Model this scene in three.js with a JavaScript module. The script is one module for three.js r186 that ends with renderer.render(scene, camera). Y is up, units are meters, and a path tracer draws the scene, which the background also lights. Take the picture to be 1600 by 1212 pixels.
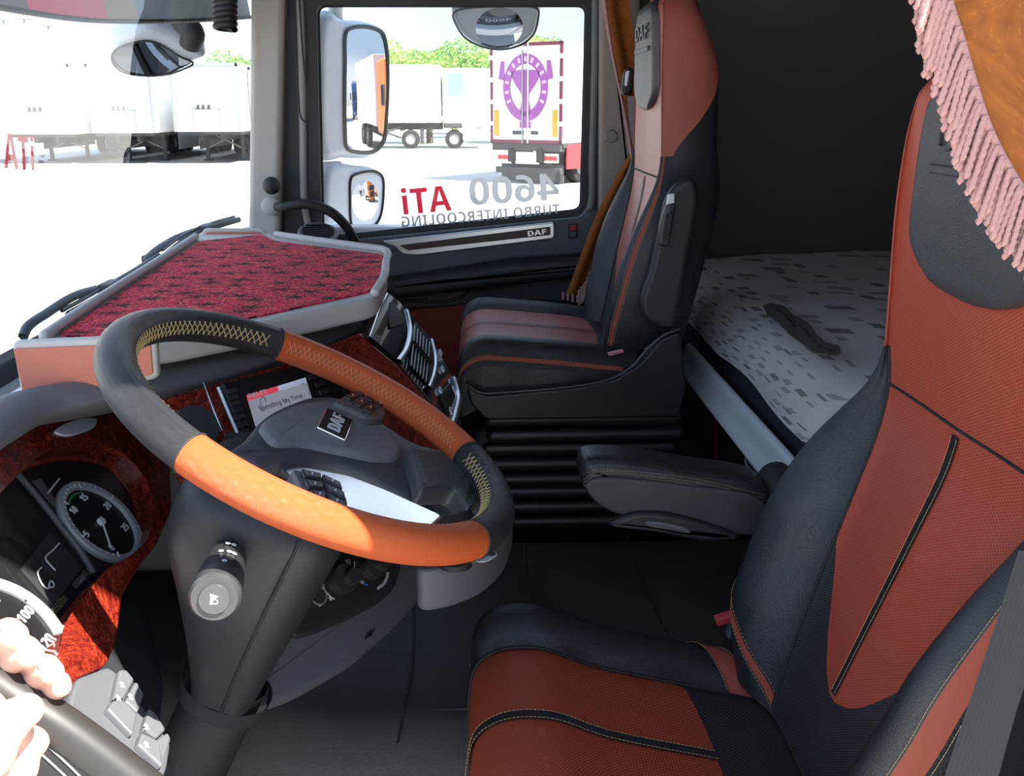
import * as THREE from 'three';
import { RoundedBoxGeometry } from 'three/addons/geometries/RoundedBoxGeometry.js';
import { TextGeometry } from 'three/addons/geometries/TextGeometry.js';
import { FontLoader } from 'three/addons/loaders/FontLoader.js';
import { ImprovedNoise } from 'three/addons/math/ImprovedNoise.js';
import { MarchingCubes } from 'three/addons/objects/MarchingCubes.js';
import { mergeGeometries, mergeVertices, toCreasedNormals } from 'three/addons/utils/BufferGeometryUtils.js';

// ---------------------------------------------------------------- camera, sky, sun, exposure
// world: metres, y up from the yard; x runs towards the rear of the lorry, -z towards the passenger door
const scene = new THREE.Scene();
const V = (x, y, z) => new THREE.Vector3(x, y, z);
const CAM = V(0, 2.25, 0), FOCAL = 1500, PITCH = Math.atan(441 / 1500), YAW = Math.atan(60 * Math.cos(PITCH) / 1500);
const FWD = V(Math.sin(YAW) * Math.cos(PITCH), -Math.sin(PITCH), -Math.cos(YAW) * Math.cos(PITCH));
const camera = new THREE.PerspectiveCamera(2 * Math.atan(606 / FOCAL) * 180 / Math.PI, 1600 / 1212, 0.05, 500);
camera.position.copy(CAM);
camera.lookAt(CAM.clone().add(FWD));
const renderer = new THREE.WebGLRenderer({ antialias: true });
renderer.toneMapping = THREE.LinearToneMapping;
renderer.toneMappingExposure = 2.1;
renderer.shadowMap.enabled = true;

const noise = new ImprovedNoise();
const fbm = (x, y, z, o = 4) => { let a = 0, s = 0.5; for (let i = 0; i < o; i++) { a += s * noise.noise(x, y, z); x *= 2.03; y *= 2.03; z *= 2.03; s *= 0.5; } return a; };
let seed = 1234567;
const rnd = () => { seed = (seed * 1664525 + 1013904223) >>> 0; return seed / 4294967296; };
const rr = (a, b) => a + (b - a) * rnd();
const clamp = (x, a = 0, b = 1) => Math.min(b, Math.max(a, x));
const mix = (a, b, t) => a + (b - a) * t;
const sst = (a, b, x) => { const t = clamp((x - a) / (b - a)); return t * t * (3 - 2 * t); };

{ // pale hazy blue sky with thin cloud
  const w = 512, h = 256, d = new Float32Array(w * h * 4);
  for (let j = 0; j < h; j++) for (let i = 0; i < w; i++) {
    const el = ((j + 0.5) / h - 0.5) * Math.PI, az = (i + 0.5) / w * Math.PI * 2;
    const dx = Math.cos(el) * Math.cos(az), dy = Math.sin(el), dz = Math.cos(el) * Math.sin(az);
    const t = Math.pow(clamp(dy), 0.55);
    const c = sst(-0.08, 0.32, fbm(dx * 2.2, dy * 5 + 3, dz * 2.2, 5)) * 0.7;
    const r = mix(mix(0.50, 0.34, t), 1.12, c), g = mix(mix(0.61, 0.58, t), 1.12, c), b = mix(mix(0.74, 0.98, t), 1.14, c);
    const k = (j * w + i) * 4;
    d[k] = r; d[k + 1] = g; d[k + 2] = b; d[k + 3] = 1;
    if (dy < 0) { d[k] = 0.8; d[k + 1] = 0.8; d[k + 2] = 0.78; }
  }
  const sky = new THREE.DataTexture(d, w, h, THREE.RGBAFormat, THREE.FloatType);
  sky.mapping = THREE.EquirectangularReflectionMapping; sky.magFilter = THREE.LinearFilter; sky.needsUpdate = true;
  scene.background = sky; scene.environment = sky;
  scene.backgroundIntensity = 1.0;
}
const sun = new THREE.DirectionalLight(new THREE.Color(1, 0.95, 0.86), 9.0);
sun.name = 'sun';
sun.position.set(0.45 * 30, 0.78 * 30, 0.33 * 30 - 1.5);
sun.target.position.set(0, 0, -1.5);
sun.castShadow = true; sun.shadow.mapSize.set(4096, 4096);
Object.assign(sun.shadow.camera, { left: -50, right: 50, top: 50, bottom: -50, near: 0.5, far: 150 });
scene.add(sun, sun.target);

// ---------------------------------------------------------------- helpers: layout
const RIGHT = V(Math.cos(YAW), 0, Math.sin(YAW)), UP = RIGHT.clone().cross(FWD);
const ray = (u, v) => FWD.clone().addScaledVector(RIGHT, (u - 800) / FOCAL).addScaledVector(UP, -(v - 606) / FOCAL);
const pz = (u, v, z) => { const d = ray(u, v); return CAM.clone().addScaledVector(d, (z - CAM.z) / d.z); };
const py = (u, v, y) => { const d = ray(u, v); return CAM.clone().addScaledVector(d, (y - CAM.y) / d.y); };
const pxx = (u, v, x) => { const d = ray(u, v); return CAM.clone().addScaledVector(d, (x - CAM.x) / d.x); };
function frame(o, X, Y) { // a working plane in the cab: origin, two axes, and where a sight line meets it
  X = X.clone().normalize(); const N = X.clone().cross(Y).normalize(); Y = N.clone().cross(X);
  const f = {
    o, X, Y, N,
    loc(u, v, h = 0) { const d = ray(u, v), P = o.clone().addScaledVector(N, h); const q = CAM.clone().addScaledVector(d, P.sub(CAM).dot(N) / d.dot(N)).sub(o); return [q.dot(X), q.dot(Y)]; },
    locs(list, h = 0) { return list.map(([u, v]) => f.loc(u, v, h)); },
    at(a, b, h = 0) { return o.clone().addScaledVector(X, a).addScaledVector(Y, b).addScaledVector(N, h); },
    pt(u, v, h = 0) { const [a, b] = f.loc(u, v, h); return f.at(a, b, h); },
    put(g, a = 0, b = 0, h = 0) { return g.applyMatrix4(new THREE.Matrix4().makeBasis(X, Y, N).setPosition(f.at(a, b, h))); },
  };
  return f;
}
// ---------------------------------------------------------------- helpers: scene objects
const taken = {};
const numbered = (n) => { taken[n] = (taken[n] ?? -1) + 1; return taken[n] ? n + '_' + String(taken[n]).padStart(3, '0') : n; };
function tag(o, label, category, group) { o.userData.label = label; o.userData.category = category; if (group) o.userData.group = group; return o; }
function thing(name, label, category, at = V(0, 0, 0), group) {
  const o = new THREE.Group(); o.name = numbered(name); o.position.copy(at); scene.add(o);
  return tag(o, label, category, group);
}
function struct(name, label, at = V(0, 0, 0)) { const o = new THREE.Group(); o.name = name; o.position.copy(at); o.userData = { kind: 'structure', label }; scene.add(o); return o; }
const worldOf = (o) => { const p = V(0, 0, 0); for (; o && o !== scene; o = o.parent) p.add(o.position); return p; };
function part(name, geo, mat, parent, label) { // geometry comes in world metres
  if (Array.isArray(geo)) geo = join(geo);
  const w = worldOf(parent); geo.translate(-w.x, -w.y, -w.z);
  const m = new THREE.Mesh(geo, mat); m.name = name; m.castShadow = m.receiveShadow = true;
  if (label) m.userData.label = label;
  parent.add(m); return m;
}
function solo(name, geo, mat, label, category, group) { // a thing that is one mesh; its origin at its base
  if (Array.isArray(geo)) geo = join(geo);
  geo.computeBoundingBox(); const b = geo.boundingBox, c = V((b.min.x + b.max.x) / 2, b.min.y, (b.min.z + b.max.z) / 2);
  geo.translate(-c.x, -c.y, -c.z);
  const m = new THREE.Mesh(geo, mat); m.name = numbered(name); m.position.copy(c); m.castShadow = m.receiveShadow = true; scene.add(m);
  return tag(m, label, category, group);
}
function join(list) {
  return mergeGeometries(list.map((g) => { g = g.index ? g.toNonIndexed() : g; for (const k of Object.keys(g.attributes)) if (!['position', 'normal', 'uv'].includes(k)) g.deleteAttribute(k); if (!g.attributes.uv) g.setAttribute('uv', new THREE.BufferAttribute(new Float32Array(g.attributes.position.count * 2), 2)); if (!g.attributes.normal) g.computeVertexNormals(); return g; }));
}
// ---------------------------------------------------------------- helpers: shapes
function rbox(x0, x1, y0, y1, z0, z1, r = 0.004, seg = 2) {
  const a = Math.abs(x1 - x0), b = Math.abs(y1 - y0), c = Math.abs(z1 - z0); r = Math.min(r, a / 2.01, b / 2.01, c / 2.01);
  return new RoundedBoxGeometry(a, b, c, seg, r).translate((x0 + x1) / 2, (y0 + y1) / 2, (z0 + z1) / 2);
}
function poly(pts, r = 0) { // closed outline with rounded corners
  const s = new THREE.Shape(), n = pts.length;
  for (let i = 0; i < n; i++) {
    const p = pts[i], a = pts[(i + n - 1) % n], b = pts[(i + 1) % n];
    const la = Math.hypot(a[0] - p[0], a[1] - p[1]), lb = Math.hypot(b[0] - p[0], b[1] - p[1]), q = Math.min(p[2] ?? r, la * 0.49, lb * 0.49);
    const A = [p[0] + (a[0] - p[0]) / la * q, p[1] + (a[1] - p[1]) / la * q], B = [p[0] + (b[0] - p[0]) / lb * q, p[1] + (b[1] - p[1]) / lb * q];
    if (i) s.lineTo(...A); else s.moveTo(...A);
    if (q > 0) s.quadraticCurveTo(p[0], p[1], ...B);
  }
  s.closePath(); return s;
}
function blob(pts, n = 6) { // closed smooth outline
  const c = new THREE.CatmullRomCurve3(pts.map(([a, b]) => V(a, b, 0)), true, 'centripetal');
  return new THREE.Shape(c.getPoints(pts.length * n).slice(0, -1).map((p) => new THREE.Vector2(p.x, p.y)));
}
function ex(shape, depth, bevel = 0.003, seg = 2, curve = 8) { // from 0 to depth, edges rounded
  bevel = Math.min(bevel, depth / 2.02);
  return new THREE.ExtrudeGeometry(shape, { depth: depth - 2 * bevel, bevelEnabled: bevel > 0, bevelThickness: bevel, bevelSize: bevel, bevelOffset: -bevel, bevelSegments: seg, curveSegments: curve }).translate(0, 0, bevel);
}
const curve = (pts, closed = false) => new THREE.CatmullRomCurve3(pts, closed, 'centripetal');
const tube = (pts, r, seg = 40, rad = 8, closed = false) => new THREE.TubeGeometry(curve(pts, closed), seg, r, rad, closed);
function bar(a, b, r, rad = 10, r2 = r) { const d = b.clone().sub(a), L = d.length(); const g = new THREE.CylinderGeometry(r2, r, L, rad); g.translate(0, L / 2, 0); g.applyQuaternion(new THREE.Quaternion().setFromUnitVectors(V(0, 1, 0), d.normalize())); return g.translate(a.x, a.y, a.z); }
function grid(nu, nv, fn) { // fn(a, b) -> { p, uv }
  const P = [], T = [], I = [];
  for (let j = 0; j <= nv; j++) for (let i = 0; i <= nu; i++) { const q = fn(i / nu, j / nv); P.push(q.p.x, q.p.y, q.p.z); T.push(...(q.uv ?? [i / nu, j / nv])); }
  for (let j = 0; j < nv; j++) for (let i = 0; i < nu; i++) { const a = j * (nu + 1) + i, b = a + 1, c = a + nu + 1, d = c + 1; I.push(a, b, d, a, d, c); }
  const g = new THREE.BufferGeometry(); g.setAttribute('position', new THREE.Float32BufferAttribute(P, 3)); g.setAttribute('uv', new THREE.Float32BufferAttribute(T, 2)); g.setIndex(I); g.computeVertexNormals(); return g;
}
function interp(xs, ys) { // smooth curve through points
  const n = xs.length, m = xs.map((_, i) => i === 0 ? (ys[1] - ys[0]) / (xs[1] - xs[0]) : i === n - 1 ? (ys[n - 1] - ys[n - 2]) / (xs[n - 1] - xs[n - 2]) : (ys[i + 1] - ys[i - 1]) / (xs[i + 1] - xs[i - 1]));
  for (let i = 0; i < n - 1; i++) { const d = (ys[i + 1] - ys[i]) / (xs[i + 1] - xs[i]); if (d === 0) { m[i] = m[i + 1] = 0; } else { if (m[i] / d < 0) m[i] = 0; if (m[i + 1] / d < 0) m[i + 1] = 0; m[i] = Math.sign(d) * Math.min(Math.abs(m[i]), 3 * Math.abs(d)); m[i + 1] = Math.sign(d) * Math.min(Math.abs(m[i + 1]), 3 * Math.abs(d)); } }
  return (x) => { if (x <= xs[0]) return ys[0]; if (x >= xs[n - 1]) return ys[n - 1]; let i = 0; while (x > xs[i + 1]) i++; const h = xs[i + 1] - xs[i], t = (x - xs[i]) / h, t2 = t * t, t3 = t2 * t; return (2 * t3 - 3 * t2 + 1) * ys[i] + (t3 - 2 * t2 + t) * h * m[i] + (-2 * t3 + 3 * t2) * ys[i + 1] + (t3 - t2) * h * m[i + 1]; };
}
const bold = await new FontLoader().loadAsync('fonts/droid/droid_sans_bold.typeface.json');
const regular = await new FontLoader().loadAsync('fonts/droid/droid_sans_regular.typeface.json');
function words(s, size, depth = 0.001, font = bold, wide = 1) { // centred on its own middle
  const g = new TextGeometry(s, { font, size, depth, curveSegments: 4, bevelEnabled: false });
  g.computeBoundingBox(); const b = g.boundingBox; g.translate(-(b.min.x + b.max.x) / 2, -(b.min.y + b.max.y) / 2, 0); return g.scale(wide, 1, 1);
}
function stitches(c, n, len = 0.0035, r = 0.00045, lift = V(0, 0, 0)) { // short thread dashes along a curve
  const out = [], L = c.getLength();
  for (let i = 0; i < n; i++) { const t = (i + 0.5) / n, p = c.getPointAt(t).add(lift), d = c.getTangentAt(t); out.push(bar(p.clone().addScaledVector(d, -len / 2), p.clone().addScaledVector(d, len / 2), r, 4)); }
  return join(out);
}
// ---------------------------------------------------------------- helpers: textures
function tex(w, h, fn, srgb = true, rep = 1) { // fn(x, y) in 0..1 -> [r,g,b] 0..1 display values, or one number
  const d = new Uint8Array(w * h * 4);
  for (let j = 0; j < h; j++) for (let i = 0; i < w; i++) { let c = fn((i + 0.5) / w, (j + 0.5) / h); if (typeof c === 'number') c = [c, c, c]; const k = (j * w + i) * 4; for (let n = 0; n < 3; n++) d[k + n] = clamp(c[n]) * 255; d[k + 3] = 255; }
  const t = new THREE.DataTexture(d, w, h, THREE.RGBAFormat); t.magFilter = THREE.LinearFilter; t.minFilter = THREE.LinearMipmapLinearFilter; t.generateMipmaps = true;
  t.wrapS = t.wrapT = THREE.RepeatWrapping; t.repeat.set(rep, rep); if (srgb) t.colorSpace = THREE.SRGBColorSpace; t.needsUpdate = true; return t;
}
const tn = (x, y, f, z = 0, o = 4) => { // tileable noise
  const a = x * Math.PI * 2, b = y * Math.PI * 2, k = f / 6.283; return fbm(Math.cos(a) * k + 7, Math.sin(a) * k + Math.cos(b) * k * 1.31 + z, Math.sin(b) * k + 3, o); };
const leatherBump = tex(256, 256, (x, y) => 0.5 + 0.9 * tn(x, y, 60, 1, 3) , false, 12);
const plasticBump = tex(256, 256, (x, y) => 0.5 + 0.9 * tn(x, y, 90, 5, 2), false, 14);
const perfBump = tex(64, 64, (x, y) => { const h = (cx, cy) => Math.hypot(((x - cx + 1.5) % 1) - 0.5, ((y - cy + 1.5) % 1) - 0.5); return Math.min(h(0.25, 0.25), h(0.75, 0.75)) < 0.13 ? 0.15 : 0.8; }, false, 230);
const perfMap = (base) => tex(64, 64, (x, y) => { const h = (cx, cy) => Math.hypot(((x - cx + 1.5) % 1) - 0.5, ((y - cy + 1.5) % 1) - 0.5); const k = Math.min(h(0.25, 0.25), h(0.75, 0.75)) < 0.13 ? 0.55 : 1; return base.map((c) => c * k); }, true, 230);
const meshMap = (a, b) => tex(64, 64, (x, y) => { const cell = (cx, cy) => Math.hypot((((x - cx + 1.5) % 1) - 0.5), (((y - cy + 1.5) % 1) - 0.5) * 1.3); return Math.min(cell(0.25, 0.25), cell(0.75, 0.75)) < 0.15 ? b : a; }, true, 230);
// ---------------------------------------------------------------- materials
const TAU = Math.PI * 2;
const S = (r, g, b) => new THREE.Color().setRGB(r, g, b);
const std = (c, rough = 0.6, o = {}) => new THREE.MeshPhysicalMaterial({ color: c, roughness: rough, side: THREE.DoubleSide, ...o });
const M = {
  redLeather: std(S(1, 1, 1), 0.48, { map: perfMap([0.72, 0.325, 0.24]), bumpMap: perfBump, bumpScale: 0.0004 }),
  redMesh: std(S(1, 1, 1), 0.55, { map: meshMap([0.62, 0.24, 0.15], [0.86, 0.52, 0.38]), bumpMap: perfBump, bumpScale: 0.0005 }),
  redPlain: std(S(0.40, 0.095, 0.055), 0.45, { bumpMap: leatherBump, bumpScale: 0.0004 }),
  redTrim: std(S(0.34, 0.070, 0.042), 0.75),
  blackLeather: std(S(0.020, 0.022, 0.026), 0.36, { bumpMap: leatherBump, bumpScale: 0.0006 }),
  blackMesh: std(S(1, 1, 1), 0.7, { map: meshMap([0.14, 0.145, 0.15], [0.40, 0.40, 0.41]), bumpMap: perfBump, bumpScale: 0.0005 }),
  blackPlastic: std(S(0.020, 0.021, 0.024), 0.5, { bumpMap: plasticBump, bumpScale: 0.0003 }),
  darkCloth: std(S(0.022, 0.023, 0.026), 0.9),
  rubber: std(S(0.014, 0.014, 0.015), 0.6),
  pleats: std(S(0.012, 0.012, 0.014), 0.42),
  greyPlastic: std(S(0.085, 0.090, 0.102), 0.55, { bumpMap: plasticBump, bumpScale: 0.0004 }),
  darkGrey: std(S(0.070, 0.074, 0.080), 0.5, { bumpMap: plasticBump, bumpScale: 0.0004 }),
  shroud: std(S(0.020, 0.022, 0.026), 0.5, { bumpMap: plasticBump, bumpScale: 0.0004 }),
  beige: std(S(0.46, 0.43, 0.40), 0.6),
  tableEdge: std(S(0.56, 0.54, 0.51), 0.5),
  silver: std(S(0.62, 0.64, 0.66), 0.3, { metalness: 0.85 }),
  satin: std(S(0.74, 0.80, 0.82), 0.45, { metalness: 0.1 }),
  chrome: std(S(0.85, 0.87, 0.9), 0.08, { metalness: 1 }),
  gloss: std(S(0.01, 0.01, 0.012), 0.08, { clearcoat: 1, clearcoatRoughness: 0.03 }),
  thread: std(S(0.50, 0.37, 0.16), 0.7),
  threadDark: std(S(0.02, 0.02, 0.02), 0.7),
  redPush: std(S(0.62, 0.05, 0.06), 0.4),
  webbing: std(S(0.10, 0.095, 0.10), 0.8),
  whitePaint: std(S(0.80, 0.81, 0.82), 0.35),
  mirrorShell: std(S(0.62, 0.68, 0.74), 0.4),
  mirrorGlass: std(S(0.46, 0.46, 0.47), 0.0, { metalness: 1 }),
  glass: std(S(0.96, 0.98, 0.98), 0.0, { transmission: 1, thickness: 0, ior: 1.45 }),
  clearLens: std(S(0.95, 0.95, 0.95), 0.02, { transmission: 1, thickness: 0, ior: 1.35 }),
  print: std(S(0.82, 0.82, 0.82), 0.5),
  skin: std(S(0.72, 0.44, 0.34), 0.5),
};
// ---------------------------------------------------------------- the yard
{
  const g = struct('ground', 'pale sunlit gravel and asphalt of the lorry yard');
  const map = tex(512, 512, (x, y) => { const n = 0.70 + 0.16 * tn(x, y, 14, 2, 4) + 0.12 * tn(x, y, 110, 9, 2); return [n, n * 0.975, n * 0.935]; }, true, 0.25);
  part('yard_surface', new THREE.BoxGeometry(260, 0.4, 260, 1, 1, 1).translate(0, -0.2, -30), std(S(0.9, 0.9, 0.9), 0.95, { map }), g);
}
// ---------------------------------------------------------------- cab shell
const ZD = -0.46, ZP = -2.76, XR = 1.30, YF = 1.10, YC = 3.25; // driver wall, passenger wall, rear wall, floor, ceiling
const shellDark = std(S(0.030, 0.028, 0.027), 0.9), cabPaint = std(S(0.66, 0.67, 0.68), 0.4), lining = std(S(0.085, 0.076, 0.068), 0.95);
{
  const g = struct('floor', 'dark floor of the cab with its raised engine tunnel');
  part('floor_slab', rbox(-0.86, XR, YF - 0.08, YF, ZD, ZP), shellDark, g);
  const cover = std(S(0.062, 0.055, 0.051), 0.42, { bumpMap: leatherBump, bumpScale: 0.0008 });
  // engine tunnel with softly rounded, slightly wavy leather cover
  const prof = [[-1.13, YF], [-1.17, 1.22], [-1.20, 1.325], [-1.245, 1.362], [-1.32, 1.368], [-1.55, 1.366], [-1.80, 1.366], [-1.90, 1.34], [-1.96, 1.28], [-1.98, YF]];
  const pc = curve(prof.map(([z, y]) => V(0, y, z)));
  part('tunnel_cover', grid(60, 60, (a, b) => { const p = pc.getPoint(b); p.x = mix(-0.62, XR, a); const w = Math.sin(Math.PI * b); p.y += 0.007 * w * fbm(p.x * 5, p.z * 5, 2) + (p.x < -0.2 ? (-0.2 - p.x) * 0.25 * w : 0); return { p, uv: [p.x, b * 1.6] }; }), cover, g);
  for (const [x, z0, z1] of [[-0.12, -1.2, -1.95], [0.10, -1.22, -1.95], [0.32, -1.22, -1.95]]) part('cover_seam', tube([V(x, 1.362, z0), V(x + 0.01, 1.371, -1.4), V(x - 0.005, 1.371, -1.7), V(x, 1.36, z1 + 0.07)], 0.0022, 24, 6), std(S(0.05, 0.048, 0.046), 0.5), g);
  part('cover_seam', tube([V(-0.45, 1.40, -1.30), V(-0.2, 1.365, -1.275), V(0, 1.367, -1.27), V(0.3, 1.369, -1.27), V(0.9, 1.369, -1.27)], 0.0022, 30, 6), std(S(0.05, 0.048, 0.046), 0.5), g);
}
{
  const g = struct('ceiling', 'dark roof lining of the cab');
  part('roof_panel', rbox(-0.95, XR + 0.05, YC, YC + 0.06, ZD + 0.06, ZP - 0.06, 0.02), shellDark, g);
}
{
  const g = struct('wall_rear', 'dark rear wall of the sleeper cab');
  part('rear_panel', rbox(XR, XR + 0.05, 1.0, YC, ZD + 0.06, ZP - 0.06), lining, g);
}
{ // driver side: open doorway between the pillars, nothing of it in the frame
  const g = struct('wall_left', 'driver side wall of the cab around the open doorway');
  part('rear_quarter', rbox(0.46, XR, 1.0, YC, ZD, ZD + 0.06), cabPaint, g);
  part('door_header', rbox(-0.95, 0.46, 3.10, YC, ZD, ZD + 0.06), cabPaint, g);
  part('front_quarter', rbox(-0.95, -0.66, 1.0, 3.10, ZD, ZD + 0.06), cabPaint, g);
}
{
  const g = struct('wall_right', 'passenger side wall of the cab behind the door');
  part('rear_quarter', rbox(0.36, XR, 1.0, YC, ZP - 0.05, ZP), lining, g);
  part('outer_skin', rbox(0.36, XR, 0.9, YC, ZP - 0.09, ZP - 0.055), cabPaint, g);
  part('door_header', rbox(-0.95, 0.36, 2.62, YC, ZP - 0.07, ZP + 0.01), shellDark, g);
  part('front_quarter', rbox(-0.95, -0.66, 1.0, 1.84, ZP - 0.05, ZP), lining, g);
}
{
  const g = struct('wall_front', 'front wall of the cab below the windscreen');
  part('firewall', rbox(-0.90, -0.86, 1.0, 1.80, ZD + 0.06, ZP - 0.06), shellDark, g);
  part('windscreen_header', rbox(-0.86, -0.60, 2.95, YC, ZD + 0.06, ZP - 0.06), shellDark, g);
}
const wsX = (z, y) => -0.61 - 0.10 * (1 - Math.pow((z + 1.61) / 1.15, 4)) + (y - 1.85) * 0.10; // windscreen surface
{
  const g = struct('window_1', 'large curved windscreen of the lorry cab');
  part('glass', grid(40, 10, (a, b) => { const z = mix(ZD, ZP, a), y = mix(1.80, 2.98, b); return { p: V(wsX(z, y), y, z) }; }), M.glass, g);
}
{ // cowl outside, under the windscreen
  const g = struct('trim_1', 'outer cowl panel below the windscreen');
  part('cowl', grid(40, 4, (a, b) => { const z = mix(ZD, ZP, a); return { p: V(wsX(z, 1.80) - mix(0, 0.12, b), 1.80 - 0.03 * b, z) }; }), M.whitePaint, g);
}
// ---------------------------------------------------------------- passenger door
const D = frame(V(0, 0, -2.70), V(1, 0, 0), V(0, 1, 0)); // inner face of the passenger door
{
  const g = struct('door_1', 'dark grey passenger door with wood strip and side window', V(-0.15, 1.1, -2.75));
  // window surround
  const outer = poly(D.locs([[436, -60], [944, -60], [938, 345], [936, 420], [500, 470], [440, 420]]), 0.01);
  outer.holes.push(poly(D.locs([[489, 3], [922, 3], [913, 333], [560, 372], [498, 378]]), 0.03));
  part('window_surround', D.put(ex(outer, 0.06, 0.008), 0, 0, -0.06), M.blackPlastic, g);
  part('window_seal', D.put(join([tube(D.locs([[930, -30], [929, 100], [925, 240], [921, 325], [905, 345]]).map(([a, b]) => V(a, b, 0.004)), 0.010, 30, 8)])), std(S(0.16, 0.17, 0.17), 0.5), g);
  part('window_seal', D.put(join([tube(D.locs([[468, -30], [472, 80], [474, 200], [478, 330], [490, 372]]).map(([a, b]) => V(a, b, 0.004)), 0.011, 30, 8)])), std(S(0.33, 0.32, 0.31), 0.5), g);
  // door skin
  part('door_skin', rbox(-0.66, 0.36, 1.0, 1.92, -2.83, -2.76, 0.01), M.whitePaint, g);
  part('lower_panel', D.put(ex(poly(D.locs([[480, 420], [938, 400], [935, 720], [480, 720]]), 0.01), 0.05, 0.01), 0, 0, -0.05), M.blackPlastic, g);
  // belt cap and upper panel
  part('upper_panel', D.put(ex(poly(D.locs([[505, 384], [560, 372], [905, 337], [916, 325], [938, 326], [938, 394], [800, 404], [600, 436], [520, 430]]), 0.012), 0.030, 0.012, 4)), std(S(0.062, 0.072, 0.085), 0.45, { bumpMap: plasticBump, bumpScale: 0.0004 }), g);
  const strip = part('silver_strip', D.put(ex(poly(D.locs([[596, 376], [866, 346, 0.006], [866, 372, 0.006], [656, 398], [630, 397], [616, 384]], 0.03), 0.012), 0.012, 0.003), 0, 0, 0.028), M.silver, g);
  part('wood_inlay', D.put(ex(poly(D.locs([[624, 383], [860, 354], [860, 367], [664, 388], [638, 391]], 0.04), 0.004), 0.004, 0.001), 0, 0, 0.039), std(S(0.035, 0.011, 0.008), 0.4), strip);
  { const c = D.loc(839, 363, 0.04), e = D.loc(859, 360.5, 0.04), w = D.put(words('DAF', 0.014, 0.0015, bold, 1.5).rotateZ(Math.atan2(e[1] - c[1], e[0] - c[0])), c[0], c[1], 0.0435); part('lettering', w, M.silver, strip, 'silver letters on the wood inlay'); }
  // shaded ledge and arm rest
  const led = D.locs([[596, 432], [800, 402], [938, 394], [936, 424], [800, 440], [612, 462]]);
  part('armrest', D.put(ex(poly(led, 0.02), 0.075, 0.022, 5)), M.blackPlastic, g);
  part('middle_panel', D.put(ex(poly(D.locs([[600, 458], [800, 436], [936, 420], [936, 470], [760, 470], [690, 478], [640, 480], [600, 490]]), 0.02), 0.028, 0.008, 3)), std(S(0.030, 0.033, 0.038), 0.5, { bumpMap: plasticBump, bumpScale: 0.0004 }), g);
  part('pull_pocket', D.put(join([ex(poly(D.locs([[662, 455], [680, 447], [728, 438], [742, 438], [738, 448], [720, 460], [690, 468], [668, 466]]), 0.012), 0.012, 0.004), tube(D.locs([[600, 476], [640, 466], [668, 467], [700, 466], [726, 456], [741, 438]]).map(([a, b]) => V(a, b, 0.012)), 0.004, 30, 6)]), 0, 0, 0.024), M.blackPlastic, g);
  part('lower_pocket', D.put(ex(poly(D.locs([[640, 482], [745, 470], [770, 640], [640, 640]]), 0.02), 0.03, 0.008)), std(S(0.20, 0.028, 0.018), 0.85), g, 'red carpet lining');
  // lock lever
  const lk = part('lock_bezel', D.put(ex(poly(D.locs([[886, 348], [901, 346], [901, 369], [886, 371]]), 0.004), 0.006, 0.002), 0, 0, 0.028), M.rubber, g);
  part('lock_lever', D.put(ex(poly(D.locs([[889, 360], [898, 359], [898, 367], [889, 368]]), 0.002), 0.008, 0.002), 0, 0, 0.031), M.greyPlastic, lk);
  part('lock_marker', D.put(ex(poly(D.locs([[889, 350], [898, 349], [898, 357], [889, 358]]), 0.002), 0.003, 0.001), 0, 0, 0.033), std(S(0.35, 0.02, 0.02), 0.5), lk, 'red marker');
}
{
  const g = struct('window_2', 'passenger side window with mirrored sticker lettering', V(-0.05, 1.9, -2.74));
  const W = frame(V(0, 0, -2.735), V(1, 0, 0), V(0, 1, 0));
  part('glass', W.put(new THREE.ShapeGeometry(poly(W.locs([[478, -10], [934, -10], [926, 345], [480, 390]])))), M.glass, g);
  const put = (str, u, v, u2, v2, hpx, mat, font, name, wide = 1) => { // lettering stuck outside, read backwards from inside; u..u2 is its span
    const a = W.loc(u, v), b = W.loc(u2, v2), t = new THREE.ShapeGeometry(font.generateShapes(str, 0.1), 4); t.computeBoundingBox(); t.translate(-(t.boundingBox.min.x + t.boundingBox.max.x) / 2, -(t.boundingBox.min.y + t.boundingBox.max.y) / 2, 0); t.computeBoundingBox(); const bb = t.boundingBox;
    const L = Math.hypot(b[0] - a[0], b[1] - a[1]), h = (W.loc(u, v - hpx / 2)[1] - W.loc(u, v + hpx / 2)[1]);
    t.scale(-L / (bb.max.x - bb.min.x), h / (bb.max.y - bb.min.y), 1); { const ix = t.index.array; for (let i = 0; i < ix.length; i += 3) { const k = ix[i]; ix[i] = ix[i + 1]; ix[i + 1] = k; } } t.rotateZ(Math.atan2(b[1] - a[1], b[0] - a[0]));
    part(name, W.put(t, (a[0] + b[0]) / 2, (a[1] + b[1]) / 2, -0.004), mat, g);
  };
  put('4600', 733, 300, 873, 291, 43, std(S(0.50, 0.51, 0.53), 1, { transmission: 0.5, thickness: 0 }), bold, 'number_sticker');
  put('ATi', 628, 315, 704, 308, 42, std(S(0.80, 0.03, 0.06), 1, { transmission: 0.5, thickness: 0 }), bold, 'stuck_or_reflected_word');
  put('TURBO INTERCOOLING', 627, 347, 875, 327, 17, std(S(0.42, 0.42, 0.44), 1, { transmission: 0.5, thickness: 0 }), bold, 'stuck_or_reflected_word');
}
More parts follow.
